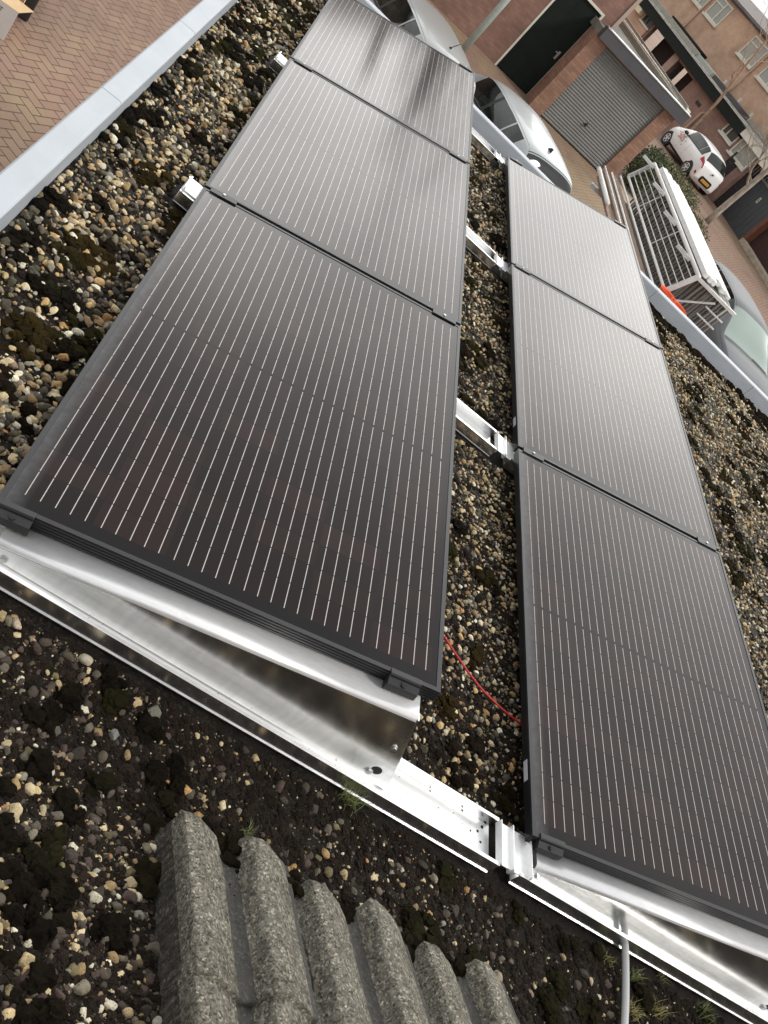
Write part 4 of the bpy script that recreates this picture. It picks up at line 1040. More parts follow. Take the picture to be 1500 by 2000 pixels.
for (nm, loc, lab, blobs, n, cs, sd_) in (
    ('shrub', (10.0, 26.1, GZ), 'dense dark green shrub against the right side of the garage', [(0, 0, 0.5, 0.65, 0.8, 0.6), (0.7, 2.0, 0.45, 0.7, 1.3, 0.6), (0.2, 1.0, 0.6, 0.5, 0.8, 0.6)], 9000, lf, 3),
    ('shrub', (11.6, 28.2, GZ), 'sprawling olive green shrub border beyond the scaffold rack, below the white car', [(0, 0, 0.3, 0.9, 1.0, 0.4), (0.8, 1.9, 0.3, 0.9, 1.2, 0.4), (1.8, 4.4, 0.25, 0.9, 1.8, 0.35), (0.9, -0.6, 0.3, 0.9, 0.8, 0.35)], 9000, lf + lf2, 4),
    ('weeds', (8.7, 22.9, GZ), 'dry weeds along the paving edge at the garage corner', [(0, 0, 0.05, 0.5, 0.35, 0.12), (0.5, -0.8, 0.05, 0.3, 0.6, 0.10), (0.1, 1.2, 0.05, 0.25, 0.4, 0.1)], 900, lf2, 5)):
    t = empty(nm, loc, lab, 'plant'); fo = leaf_shrub('foliage', '', '', blobs, n, cs, sd_); fo.parent = t
    st = MB(); q = random.Random(sd_ + 50)
    for (cx, cy, cz, rx, ry, rz_) in blobs:
        for _ in range(6):
            st.tube([(cx + q.uniform(-.1, .1), cy + q.uniform(-.1, .1), 0), (cx + q.uniform(-.3, .3) * rx, cy + q.uniform(-.3, .3) * ry, cz * .6), (cx + q.uniform(-.8, .8) * rx, cy + q.uniform(-.8, .8) * ry, cz + rz_ * q.uniform(.2, .9))], [0.02, 0.012, 0.004], 5)
    st.build('stems', mat('bark', (0.16, 0.12, 0.085), 0.9, noise_amt=0.3, nscale=20), t)

# --- bare trees
barkp = mat('pale_bark', (0.33, 0.29, 0.235), 0.85, noise_amt=0.35, nscale=9, stretch=(1, 1, 0.4))
def bare_tree(loc, label, H_, r0, lean, seed, m, first=0.35, nb=9, spread=0.75):
    q = random.Random(seed); t = empty('bare_tree', loc, label, 'tree')
    tr = MB(); P = []; rs = []
    for i in range(14):
        f = i / 13; P.append(Vector((lean[0] * f + 0.06 * math.sin(f * 7 + seed), lean[1] * f + 0.05 * math.cos(f * 6 + seed) - 0.05, H_ * f))); rs.append(r0 * (1 - 0.82 * f) + 0.01)
    tr.tube(P, rs, 10); tr.build('trunk', m, t, smooth=True)
    cb = MB()
    def grow(p, d, L_, r, depth):
        pts_ = [p]; dd = Vector(d)
        nseg = 4
        for s_ in range(nseg):
            dd = (dd + Vector((q.gauss(0, .16), q.gauss(0, .16), q.gauss(0.05, .12)))).normalized(); pts_.append(pts_[-1] + dd * L_ / nseg)
        cb.tube(pts_, [r * (1 - 0.7 * i / nseg) for i in range(nseg + 1)], 5 if depth else 6, cap=False)
        if depth >= 3: return
        for _ in range(q.randint(3, 4)):
            f = q.uniform(0.3, 1.0); i = min(nseg - 1, int(f * nseg)); pp = pts_[i].lerp(pts_[i + 1], f * nseg - i if f < 1 else 1)
            nd = (dd + Vector((q.gauss(0, .7), q.gauss(0, .7), q.gauss(0.1, .45)))).normalized(); grow(pp, nd, L_ * q.uniform(.45, .7), r * 0.5, depth + 1)
    for k_ in range(nb):
        f = first + (0.98 - first) * (k_ + q.random() * .5) / nb; i = min(12, int(f * 13)); p = P[i].lerp(P[i + 1], f * 13 - i); a = q.uniform(0, 6.28)
        grow(p, Vector((math.cos(a) * spread, math.sin(a) * spread, q.uniform(.35, .9))).normalized(), H_ * q.uniform(.16, .34), rs[i] * .45, 0)
    cb.build('crown', m, t)
    return t
bare_tree((15.56, 33.3, GZ), 'bare pale-barked tree standing beside the dark board shed', 6.4, 0.125, (-0.25, 0.0), 11, barkp, 0.26, 18, 0.9)
bare_tree((15.72, 42.0, GZ), 'slender bare tree in front of the peach brick houses, behind the white car', 6.3, 0.085, (-1.0, -0.3), 12, mat('tan_bark', (0.38, 0.26, 0.18), 0.85, noise_amt=0.25, nscale=9), 0.42, 9, 0.6)
bare_tree((1.7, 36.0, GZ), 'tall bare tree beyond the brick building', 13.5, 0.26, (0.3, 0), 13, mat('dark_bark', (0.06, 0.05, 0.04), 0.9), 0.45, 16, 0.35)

# --- street lamp
t = empty('street_lamp', (3.17, 22.0, GZ), 'pale green grey street lamp post in front of the brick building', 'street lamp')
p = MB(); p.tube([(0, 0, 0), (0, 0, 1.95), (0, 0, 2.0)], [0.085, 0.08, 0.05], 16); p.build('base_column', mat('lamp_green', (0.36, 0.41, 0.38), 0.5, noise_amt=0.12, nscale=6), t, smooth=True)
p = MB(); p.tube([(0, 0, 1.95), (0, 0, 2.07)], 0.088, 16); p.build('collar', white_pt, t)
p = MB(); p.tube([(0, 0, 2.0), (0, 0, 5.2), (0.0, -0.25, 5.55), (0, -0.7, 5.65)], [0.055, 0.045, 0.038, 0.035], 14); p.build('post', MATS['lamp_green'], t, smooth=True)
p = MB(); p.box(-0.11, 0.11, -1.25, -0.65, 5.60, 5.72); p.build('lamp_head', MATS['lamp_green'], t, bevel=0.04)

# ------------------------------------------------------------------ cars
def cr_interp(xs_, ys_, x):
    n = len(xs_); i = max(0, min(n - 2, int(np.searchsorted(xs_, x)) - 1)); x0, x1 = xs_[i], xs_[i + 1]; t_ = (x - x0) / (x1 - x0)
    m0 = (ys_[i + 1] - ys_[i - 1]) / (xs_[i + 1] - xs_[i - 1]) if i > 0 else (ys_[1] - ys_[0]) / (xs_[1] - xs_[0])
    m1 = (ys_[i + 2] - ys_[i]) / (xs_[i + 2] - xs_[i]) if i < n - 2 else (ys_[-1] - ys_[-2]) / (xs_[-1] - xs_[-2])
    d_ = (ys_[i + 1] - ys_[i]) / (x1 - x0)
    if d_ == 0: m0 = m1 = 0
    else:
        m0 = max(0, min(3, m0 / d_)) * d_; m1 = max(0, min(3, m1 / d_)) * d_
    h = x1 - x0
    return ((2 * t_ ** 3 - 3 * t_ ** 2 + 1) * ys_[i] + (t_ ** 3 - 2 * t_ ** 2 + t_) * h * m0 + (-2 * t_ ** 3 + 3 * t_ ** 2) * ys_[i + 1] + (t_ ** 3 - t_ ** 2) * h * m1)
HATCH = dict(top=[(0, .42), (.012, .72), (.03, .92), (.045, 1.02), (.072, 1.25), (.098, 1.385), (.17, 1.44), (.32, 1.47), (.45, 1.47), (.55, 1.44), (.61, 1.37), (.70, 1.16), (.775, .985), (.86, .90), (.94, .80), (.985, .66), (1, .42)],
             wid=[(0, .74), (.03, .84), (.10, .93), (.22, .985), (.4, 1), (.7, 1), (.86, .95), (.95, .84), (1, .68)],
             belt=[(0, .90), (.1, .95), (.3, .93), (.6, .90), (.775, .90), (1, .60)])
def make_car(loc, heading, Lc, Wc, Hc, paint, label, cat='car', prof=HATCH, wheel_r=0.31, wb=(0.175, 0.80), interior=True, glass=None, plate=None, door=True, lights=True, antenna=True, black_tail=False, name='parked_car', rg=(.05, .092), ws=(.615, .735)):
    """local x from rear bumper (0) to front (Lc), y to the car's left, z up"""
    t = empty(name, loc, label, cat, rz=heading)
    tx, ty = zip(*prof['top']); wx, wy = zip(*prof['wid']); bx, by = zip(*prof['belt']); sc = Hc / 1.47
    K = 21
    def sect(f):
        top = cr_interp(tx, ty, f) * sc; wd = cr_interp(wx, wy, f) * Wc / 2; be = min(cr_interp(bx, by, f) * sc, top - 0.045)
        gh = max(top - be, 0.0); g = max(0.0, min(1.0, (gh - 0.06) / 0.35))
        wr = wd * (0.90 - 0.20 * g)
        zb_ = 0.20 * sc
        ctrl = [(wd * .90, zb_), (wd * .975, zb_ + .10), (wd, .50 * sc if top > .75 else top * .6), (wd * .995, min(.70 * sc, be * .86)), (wd * .965, be - 0.012), (wd * (.95 - 0.015 * (1 - g)), be)]
        zr = top - (0.035 + 0.04 * g)
        for s_ in (1, 2, 3, 4):
            u = s_ / 5; ctrl.append((wd * .945 + (wr - wd * .945) * u ** 1.25, be + (zr - be) * u))
        ctrl.append((wr, zr)); 
        for u in (0.97, 0.90, .78, .62, .42, .21, 0.0): ctrl.append((wr * u, top - (top - zr) * (u ** 3.2)))
        return ctrl
    def P(f, k, sgn=1, off=0.0):
        """surface point: f along the length, k fractional section index"""
        c = sect(f); i = int(max(0, min(len(c) - 2, math.floor(k)))); u = k - i
        y = c[i][0] * (1 - u) + c[i + 1][0] * u; z = c[i][1] * (1 - u) + c[i + 1][1] * u
        p = Vector((f * Lc, y * sgn, z))
        if off:
            e = 0.004; c2 = sect(min(1, f + e)); c1 = sect(max(0, f - e))
            a = Vector((2 * e * Lc, ((c2[i][0] - c1[i][0]) * (1 - u) + (c2[i + 1][0] - c1[i + 1][0]) * u) * sgn, (c2[i][1] - c1[i][1]) * (1 - u) + (c2[i + 1][1] - c1[i + 1][1]) * u))
            b_ = Vector((0, (c[i + 1][0] - c[i][0]) * sgn, c[i + 1][1] - c[i][1]))
            nrm = a.cross(b_); nrm = nrm.normalized() if nrm.length > 1e-9 else Vector((0, 0, 1))
            if nrm.dot(Vector((0, p.y, p.z - 0.5))) < 0: nrm = -nrm
            if (f < 0.06 and nrm.x > 0) or (f > 0.94 and nrm.x < 0): nrm.x = -nrm.x
            p += nrm * off
        return p
    NK = len(sect(0.5)) - 1                                       # 17
    SIDE = [(.155, .245), (.255, .415), (.43, .60)]                # side glass spans (f)
    fs_ = sorted(set([round(x, 4) for x in list(np.linspace(0, .06, 9)) + list(np.linspace(.06, .94, 75)) + list(np.linspace(.94, 1, 9))] + list(np.linspace(rg[0], rg[1], 9)) + list(ws) + [x for s_ in SIDE for x in s_]))
    def is_glass(f, k):
        for a, b_ in SIDE:
            if a - 1e-6 <= f < b_ - 1e-6 and 5.9 <= k < 9.9: return True
        if ws[0] - 1e-6 <= f < ws[1] - 1e-6 and k >= 10.9: return True
        if rg[0] - 1e-6 <= f < rg[1] - 1e-6 and k >= 10.9: return True
        return False
    V = []; F = []; n = NK + 1
    for f in fs_:
        c = sect(f)
        for y, z in c: V.append((f * Lc, y, z))
        for y, z in c: V.append((f * Lc, -y, z))
    for i in range(len(fs_) - 1):
        for s_ in (0, 1):
            for k_ in range(NK):
                if interior and is_glass(fs_[i], k_ + 0.0): continue
                a = i * 2 * n + s_ * n + k_; b_ = a + 2 * n
                F.append((a, a + 1, b_ + 1, b_) if s_ == 0 else (a, b_, b_ + 1, a + 1))
    for i, f in ((0, fs_[0]), (len(fs_) - 1, fs_[-1])):
        a = i * 2 * n
        F.append(tuple([a + k_ for k_ in range(n)] + [a + n + k_ for k_ in range(n - 2, -1, -1)]))
    for i in range(len(fs_) - 1):
        a = i * 2 * n; F.append((a, a + 2 * n, a + 3 * n, a + n))
    bm = bmesh.new(); vs = [bm.verts.new(v) for v in V]
    for f in F:
        try: bm.faces.new([vs[i] for i in f])
        except Exception: pass
    bmesh.ops.remove_doubles(bm, verts=bm.verts, dist=0.0005); bmesh.ops.recalc_face_normals(bm, faces=bm.faces)
    me = bpy.data.meshes.new('body'); bm.to_mesh(me); bm.free(); me.materials.append(paint)
    for p in me.polygons: p.use_smooth = True
    body = bpy.data.objects.new('body', me); COL.objects.link(body); body.parent = t
    gm_ = glass or MATS['car_glass']
    def patch(nm, f0, f1, k0, k1, m, off=0.004, sides=(1,), nf=8, nk=5, parent=t, both=False, smooth=True):
        mb = MB()
        for sg in sides:
            vv = []; 
            for i in range(nf + 1):
                for j in range(nk + 1):
                    vv.append(P(f0 + (f1 - f0) * i / nf, k0 + (k1 - k0) * j / nk, sg, off))
            mb.addv(vv, [(i * (nk + 1) + j, i * (nk + 1) + j + 1, (i + 1) * (nk + 1) + j + 1, (i + 1) * (nk + 1) + j) for i in range(nf) for j in range(nk)])
        return mb.build(nm, m, parent, smooth=smooth)
    rub = MATS['car_black']
    go_ = -0.004 if interior else 0.004
    for a, b_ in SIDE:
        for sg in (1, -1): patch('side_window', a - .002, b_ + .002, 5.95, 10.05, gm_, go_, (sg,))
    patch('windscreen', ws[0] - .002, ws[1] + .002, 10.9, NK - 0.001, gm_, go_ + 0.002, (1, -1), nk=12)
    patch('rear_window', rg[0] - .001, rg[1] + .001, 10.9, NK - 0.001, MATS['tinted_glass'], go_ + 0.002, (1, -1), nk=12)
    for sg in (1, -1):
        patch('window_seal', .15, .64, 5.55, 5.95, rub, 0.003, (sg,), nf=20, nk=1)
        patch('door_seam', .414, .4165, 1.2, 5.5, rub, 0.0015, (sg,), nf=1, nk=8)
        patch('door_seam', .598, .6005, 1.2, 5.5, rub, 0.0015, (sg,), nf=1, nk=8)
        patch('door_pillar', .416, .430, 5.9, 10.0, rub, 0.003, (sg,), nf=2, nk=4)
        patch('door_handle', .425, .458, 4.35, 4.7, paint, 0.014, (sg,), nf=3, nk=2)
    patch('roof_seam', rg[1] + .012, .59, 11.6, 11.72, rub, 0.002, (1, -1), nf=20, nk=1)
    patch('tailgate_seam', rg[1] + .004, rg[1] + .0075, 11.0, NK - .001, rub, 0.002, (1, -1), nf=1, nk=10)
    patch('lower_trim', .06, .94, 0.0, 1.0, rub, 0.003, (1,), nf=30, nk=2); patch('lower_trim', .06, .94, 0.0, 1.0, rub, 0.003, (-1,), nf=30, nk=2)
    # wheels
    for fx in wb:
        for sg in (1, -1):
            yw = sect(fx)[2][0] * sg
            ar = MB(); ar.tube([(fx * Lc, yw - 0.10 * sg, wheel_r), (fx * Lc, yw + 0.004 * sg, wheel_r)], wheel_r * 1.15, 28)
            wl_ = ar.build('wheel', rub, t)
            ty_ = MB(); ty_.tube([(fx * Lc, yw - 0.12 * sg, wheel_r), (fx * Lc, yw - 0.002 * sg, wheel_r), (fx * Lc, yw + 0.016 * sg, wheel_r)], [wheel_r, wheel_r, wheel_r * .93], 28)
            ty_.build('tyre', MATS['tyre_rubber'], wl_, smooth=False)
            rm_ = MB(); r2 = wheel_r * .66
            N_ = 30; o1 = []; 
            for q_ in range(N_):
                a = 2 * PI * q_ / N_; o1.append((fx * Lc + r2 * math.cos(a), yw + 0.0185 * sg, wheel_r + r2 * math.sin(a)))
            for q_ in range(N_):
                a = 2 * PI * q_ / N_; o1.append((fx * Lc + r2 * .86 * math.cos(a), yw + 0.0205 * sg, wheel_r + r2 * .86 * math.sin(a)))
            rm_.addv(o1, [(q_, (q_ + 1) % N_, N_ + (q_ + 1) % N_, N_ + q_) for q_ in range(N_)])
            for q_ in range(5):
                a = 2 * PI * q_ / 5 + .3; e = Vector((math.cos(a), 0, math.sin(a)))
                c0 = Vector((fx * Lc, yw + 0.021 * sg, wheel_r)); rm_.obox(c0, c0 + e * r2 * .9, 0.055, 0.008, up=(0, 1, 0))
            rm_.tube([(fx * Lc, yw + 0.016 * sg, wheel_r), (fx * Lc, yw + 0.028 * sg, wheel_r)], r2 * .22, 12)
            rm_.build('rim', alu_d, wl_)
    # mirrors
    for sg in (1, -1):
        p0 = P(.625, 5.6, sg); mbm = MB()
        bmm = bmesh.new(); bmesh.ops.create_icosphere(bmm, subdivisions=3, radius=1.0)
        for v in bmm.verts: v.co = Vector((v.co.x * 0.07, v.co.y * 0.115, v.co.z * 0.075)) + Vector((p0.x, p0.y + sg * 0.10, p0.z + 0.055))
        mm_ = bpy.data.meshes.new('mirror'); bmm.to_mesh(mm_); bmm.free(); mm_.materials.append(rub if paint.name != 'silver_paint' else paint)
        for p in mm_.polygons: p.use_smooth = True
        mo = bpy.data.objects.new('mirror', mm_); COL.objects.link(mo); mo.parent = t
    if lights:
        for sg in (1, -1):
            patch('tail_light', .012 if not black_tail else .02, .085, 3.4 if Lc > 3.6 else 3.6, 5.8, MATS['red_lens'], 0.010, (sg,), nf=6, nk=4)
            patch('headlight', .90, .975, 3.6, 5.6, MATS['clear_lens'], 0.008, (sg,), nf=6, nk=4)
    if plate:
        pl_ = MB(); pl_.box(-0.012, -0.004, -0.26, 0.26, .40 * sc, .51 * sc); pl_.build('plate_recess', rub, t)
    if antenna:
        a = MB(); fa = .185; pp = P(fa, NK - .01)
        if antenna == 'fin': a.prism([(fa * Lc - .07, pp.z - 0.01), (fa * Lc - .065, pp.z + .06), (fa * Lc - .03, pp.z + .055), (fa * Lc + .06, pp.z - 0.005)], 0.024, 'y', -0.012)
        else: a.tube([(fa * Lc, 0, pp.z - 0.01), (fa * Lc, 0, pp.z + .02)], 0.02, 8); a.tube([(fa * Lc, 0, pp.z + .01), (fa * Lc - .16, 0, pp.z + .18)], 0.006, 6)
        a.build('antenna', rub, t)
    patch('wiper', ws[1], ws[1] + .01, 12.2, NK - 1, rub, 0.012, (1,), nf=1, nk=6); patch('cowl', ws[1] + .003, ws[1] + .022, 11.2, NK - .01, rub, 0.004, (1, -1), nf=2, nk=8)
    if interior:
        it = MATS['car_interior']
        fl = MB(); fl.box(.14 * Lc, .74 * Lc, -Wc * .40, Wc * .40, .30, .40); fl.build('floor_pan', it, t)
        for fx in (.30, .47):
            for sg in (1, -1):
                se = MB(); cx, cy = fx * Lc, sg * Wc * .22
                se.box(cx - .05, cx + .42, cy - .22, cy + .22, .40, .62); se.prism([(cx - .05, .55), (cx - .22, 1.12), (cx - .12, 1.14), (cx + .08, .6)], .42, 'y', cy - .21); se.box(cx - .22, cx - .14, cy - .12, cy + .12, 1.14, 1.30)
                se.build('seat', MATS['seat_fabric'], t, bevel=0.03)
        da = MB(); da.prism([(.60 * Lc, .62), (.60 * Lc, .88), (.66 * Lc, .93), (.735 * Lc, .90), (.735 * Lc, .62)], Wc * .8, 'y', -Wc * .4); da.build('dashboard', it, t)
        sw = MB(); N_ = 20; cx = .575 * Lc; cpt = [Vector((cx + .06 * math.sin(2 * PI * i / N_), Wc * .22 + .18 * math.cos(2 * PI * i / N_), .93 + .17 * math.sin(2 * PI * i / N_))) for i in range(N_ + 1)]
        sw.tube(cpt, 0.016, 6); sw.obox(Vector((cx, Wc * .22 - .17, .93)), Vector((cx, Wc * .22 + .17, .93)), .04, .03); sw.build('steering_wheel', it, t)
    return t, P, patch, NK
def paint(name, col, met=0.0, rough=0.3):
    return mat(name, col, rough, met, coat=0.3, spec=0.4)
silver = paint('silver_paint', (0.36, 0.385, 0.39), 0.3, 0.34)
silver2 = paint('pale_silver_paint', (0.32, 0.33, 0.325), 0.3, 0.33)
grey_p = mat('grey_silver_paint', (0.15, 0.157, 0.165), 0.5, 0.1, spec=0.2)
white_p = paint('white_paint', (0.80, 0.80, 0.78))
mat('car_black', (0.012, 0.012, 0.013), 0.45); mat('tyre_rubber', (0.018, 0.018, 0.018), 0.85); mat('red_lens', (0.38, 0.015, 0.015), 0.15)
mat('clear_lens', (0.55, 0.56, 0.58), 0.1); mat('car_interior', (0.02, 0.02, 0.021), 0.8); mat('seat_fabric', (0.05, 0.05, 0.052), 0.9)
def car_glass(name, tint, op):
    m = bpy.data.materials.new(name); m.use_nodes = True; n = m.node_tree; n.nodes.clear()
    o_ = n.nodes.new('ShaderNodeOutputMaterial'); tr_ = n.nodes.new('ShaderNodeBsdfTransparent'); gl = n.nodes.new('ShaderNodeBsdfGlossy'); df = n.nodes.new('ShaderNodeBsdfDiffuse')
    fr_ = n.nodes.new('ShaderNodeFresnel'); fr_.inputs['IOR'].default_value = 1.5; m1 = n.nodes.new('ShaderNodeMixShader'); m2_ = n.nodes.new('ShaderNodeMixShader')
    tr_.inputs[0].default_value = (*tint, 1); df.inputs[0].default_value = (*tint, 1); gl.inputs['Roughness'].default_value = 0.03; gl.inputs[0].default_value = (0.95, 0.97, 0.96, 1)
    m2_.inputs[0].default_value = op; n.links.new(tr_.outputs[0], m2_.inputs[1]); n.links.new(df.outputs[0], m2_.inputs[2])
    n.links.new(fr_.outputs[0], m1.inputs[0]); n.links.new(m2_.outputs[0], m1.inputs[1]); n.links.new(gl.outputs[0], m1.inputs[2]); n.links.new(m1.outputs[0], o_.inputs[0])
    MATS[name] = m; return m
car_glass('car_glass', (0.42, 0.56, 0.50), 0.02); sky_pale = car_glass('sky_pale_glass', (0.42, 0.52, 0.47), 0.62)  # grey car's windscreen: bright sky reflection mixed in as pale diffuse colour
dark_tint = car_glass('tinted_glass', (0.05, 0.055, 0.055), 0.35)

def head_loc(rear_pt, hd):  # location of rear centre point on the ground
    return (rear_pt[0], rear_pt[1], GZ)
H2 = Vector((-0.38, 0.925, 0)).normalized(); a2 = math.atan2(H2.y, H2.x)
# antenna sits at .185 L on the roof centre line
A2 = Vector((4.143, 14.172, 0)); Lc = 4.25
loc2 = A2 - H2 * (.185 * Lc)
make_car((loc2.x, loc2.y, GZ), a2, Lc, 1.78, 1.44, silver, 'silver hatchback parked between the roof edge and the grey garage door', antenna='fin')
A1 = Vector((1.92, 14.129, 0)); loc1 = A1 - H2 * (.185 * 4.2)
make_car((loc1.x, loc1.y, GZ), a2, 4.2, 1.76, 1.46, silver2, 'pale silver car with a stick aerial, half hidden behind the farthest left panel', antenna='rod')
H3 = Vector((0.08, -1, 0)).normalized(); a3 = math.atan2(H3.y, H3.x)
scr = Vector((10.78, 16.45, 0)); loc3 = scr - H3 * (.745 * 4.4)
make_car((loc3.x, loc3.y, GZ), a3, 4.4, 1.78, 1.47, grey_p, 'grey estate car with a pale green windscreen at the right edge behind the scaffold rack', glass=None, antenna=None, ws=(.575, .765), prof=dict(HATCH, top=[(0, .42), (.012, .72), (.03, .92), (.045, 1.02), (.072, 1.25), (.098, 1.385), (.17, 1.44), (.32, 1.47), (.45, 1.47), (.53, 1.45), (.575, 1.39), (.67, 1.19), (.765, .96), (.86, .89), (.94, .80), (.985, .66), (1, .42)], belt=[(0, .90), (.1, .95), (.3, .93), (.6, .90), (.765, .87), (1, .60)]))
for o in bpy.data.objects:
    if o.name.startswith('windscreen') and o.parent and o.parent.location.x > 9 and o.parent.location.x < 12.5: o.data.materials[0] = sky_pale
HW = Vector((-0.29, 0.957, 0)).normalized(); aw = math.atan2(HW.y, HW.x)
PW_ = Vector((HW.y, -HW.x, 0))
SMALL = dict(top=[(0, .45), (.012, .78), (.03, .95), (.06, 1.05), (.11, 1.28), (.16, 1.41), (.24, 1.45), (.36, 1.47), (.48, 1.46), (.58, 1.42), (.66, 1.33), (.75, 1.13), (.82, .99), (.90, .90), (.96, .78), (.99, .62), (1, .45)],
             wid=[(0, .78), (.03, .87), (.10, .95), (.22, .985), (.4, 1), (.7, 1), (.86, .96), (.95, .86), (1, .72)], belt=[(0, .92), (.1, .97), (.3, .95), (.6, .92), (.82, .92), (1, .60)])
rearL = Vector((15.0, 37.62, 0)); lw = rearL - HW * (.165 * 3.45) + PW_ * 0.80
t, P, patch, NK = make_car((lw.x, lw.y, GZ), aw, 3.45, 1.62, 1.47, white_p, 'small white hatchback with red lettering on its door and a yellow number plate', prof=SMALL, rg=(.062, .14), wheel_r=0.285, wb=(.165, .84), antenna=None, lights=False, interior=False, glass=dark_tint)
for sg in (1, -1):
    patch('tail_light', .012, .115, 3.7, 6.6, MATS['red_lens'], 0.012, (sg,), nf=6, nk=4)
    patch('rear_reflector', .010, .035, 1.6, 2.1, MATS['red_lens'], 0.012, (sg,), nf=3, nk=2)
b = MB(); b.prism([(-0.36, .36), (-.30, .30), (.30, .30), (.36, .36), (.36, .52), (.30, .57), (-.30, .57), (-.36, .52)], 0.03, 'x', -0.020); b.build('bumper_recess', MATS['car_black'], t, bevel=0.01)
b = MB(); b.box(-0.032, -0.021, -.25, .25, .38, .49); npl = b.build('number_plate', mat('yellow_plate', (0.72, 0.36, 0.05), 0.5), t)
b = MB()
for i in range(6): b.box(-0.0335, -0.0322, -.20 + i * .068 + (.012 if i > 1 else 0) + (.012 if i > 3 else 0), -.165 + i * .068 + (.012 if i > 1 else 0) + (.012 if i > 3 else 0), .405, .465)
b.build('plate_lettering', mat('plate_brown', (0.28, 0.13, 0.03), 0.6), npl)
b = MB(); b.box(-0.008, 0.004, -.05, .05, .80, .86); bb = b.build('badge', MATS['car_black'], t)
hv = MB(); hv.prism([(-0.42, .62), (-.12, .62), (-.16, .80), (-.38, .78)], 0.02, 'x', 0.45); ho_ = hv.build('safety_vest', mat('hi_vis_yellow', (0.50, 0.85, 0.08), 0.6), t)
ho_.location = (0.10, 0.12, 0.36); ho_.rotation_euler = (0, R_(28), 0)
# door lettering: script letters in faded red with grey ticks
def text_part(body, size, loc, rot, m, parent, name, ext=0.002):
    cu = bpy.data.curves.new(name, 'FONT'); cu.body = body; cu.size = size; cu.extrude = ext; cu.align_x = 'CENTER'; cu.align_y = 'CENTER'
    o_ = bpy.data.objects.new(name, cu); dg = bpy.context.evaluated_depsgraph_get(); COL.objects.link(o_)
    dg.update(); me = bpy.data.meshes.new_from_object(o_.evaluated_get(bpy.context.evaluated_depsgraph_get())); bpy.data.objects.remove(o_)
    o2 = bpy.data.objects.new(name, me); me.materials.append(m); COL.objects.link(o2); o2.location = loc; o2.rotation_euler = rot; o2.parent = parent; return o2
# on the car's left flank, reading from front to rear
pp = P(.64, 3.2, 1, 0.012)
text_part('505', 0.36, (pp.x, pp.y + 0.012, pp.z + 0.04), (R_(90), 0, R_(180)), mat('faded_red', (0.55, 0.16, 0.15), 0.5), t, 'door_lettering')
q = MB()
for (dx, dz) in ((.36, .10), (.20, .22), (-.30, -.16), (-.36, .05)): q.obox(Vector((pp.x + dx, pp.y + .014, pp.z + dz)), Vector((pp.x + dx - .08, pp.y + .014, pp.z + dz + .03)), .03, .004, up=(0, 1, 0))
q.build('door_mark', mat('faded_grey', (0.25, 0.26, 0.22), 0.6), t)

# ------------------------------------------------------------------ scaffold rack
t = empty('scaffold_trailer', (6.6, 14.5, GZ), 'aluminium scaffold trailer rack with open side frame, loaded with white beams', 'trailer')
alw = mat('painted_alu', (0.66, 0.67, 0.66), 0.4, 0.3, noise_amt=0.12, nscale=8); wtube = mat('white_tube', (0.80, 0.80, 0.78), 0.45, col2=(0.66, 0.65, 0.60), nscale=9, ncon=(0.3, 0.5))
y0, y1 = -2.35, 2.62; zl, zu = 1.55, 2.04; xl, xu = -0.18, 0.0
s_ = MB(); s_.tube([(xl, y0, zl), (xl, y1, zl)], 0.024, 12); s_.tube([(xu, y0, zu), (xu, y1, zu)], 0.034, 12); s_.build('side_rail', wtube, t, smooth=True)
s_ = MB()
for yy in (y0, y1): s_.obox(Vector((xl, yy, zl)), Vector((xu, yy, zu)), 0.06, 0.07, up=(0, 1, 0))
for f_ in (0.2, 0.40, 0.60, 0.80): 
    x_ = xl + (xu - xl) * f_; z_ = zl + (zu - zl) * f_; s_.tube([(x_, y0, z_), (x_, y1, z_)], 0.010, 8)
for yy in (-.60, 1.05): s_.tube([(xl, yy, zl), (xu, yy, zu)], 0.010, 8)
s_.build('side_frame', alw, t)
for yy in (-1.75, -.35, 1.0, 2.45):
    s_ = MB(); s_.obox(Vector((xu - .02, yy, zu - .03)), Vector((xu - .24, yy + .26, zu - .05)), 0.025, 0.06); s_.build('brace', alw, t)
s_ = MB(); s_.obox(Vector((xu, y0, zu - .02)), Vector((xu + .92, y0 + .02, zu - .02)), .05, .05); s_.obox(Vector((xu, y1, zu - .03)), Vector((xu + .92, y1, zu - .03)), .05, .05)
s_.obox(Vector((.02, y0 - .02, zu - .05)), Vector((.02, y0 - .02, zu - .55)), .05, .02); s_.obox(Vector((.02, y0 - .02, zu - .50)), Vector((.52, y0 - .02, zu - .10)), .035, .02)
for xx in (.50, .62, .76): s_.obox(Vector((xx, y0 - .02, zu - .06)), Vector((xx, y0 - .02, zu - .40)), .03, .02)
for zz_ in (-.22, -.38): s_.obox(Vector((.45, y0 - .03, zu + zz_)), Vector((.85, y0 - .03, zu + zz_)), .03, .02)
s_.obox(Vector((.90, y0 + .3, zu - .03)), Vector((.80, y0 + .3, .52)), .03, .03); s_.obox(Vector((xl, y0, zl)), Vector((xl, y0, .52)), .04, .04); s_.obox(Vector((xl, y1, zl)), Vector((xl, y1, .45)), .06, .06); s_.obox(Vector((.90, y1, zu)), Vector((.90, y1, .45)), .05, .05)
s_.build('end_frame', alw, t)
s_ = MB(); s_.box(-.3, 1.2, y0 - .1, y1 + .1, .40, .52); s_.box(.42, .50, y0 - 1.4, y0, .42, .50); s_.build('chassis', mat('dark_chassis', (0.04, 0.04, 0.042), 0.6), t)
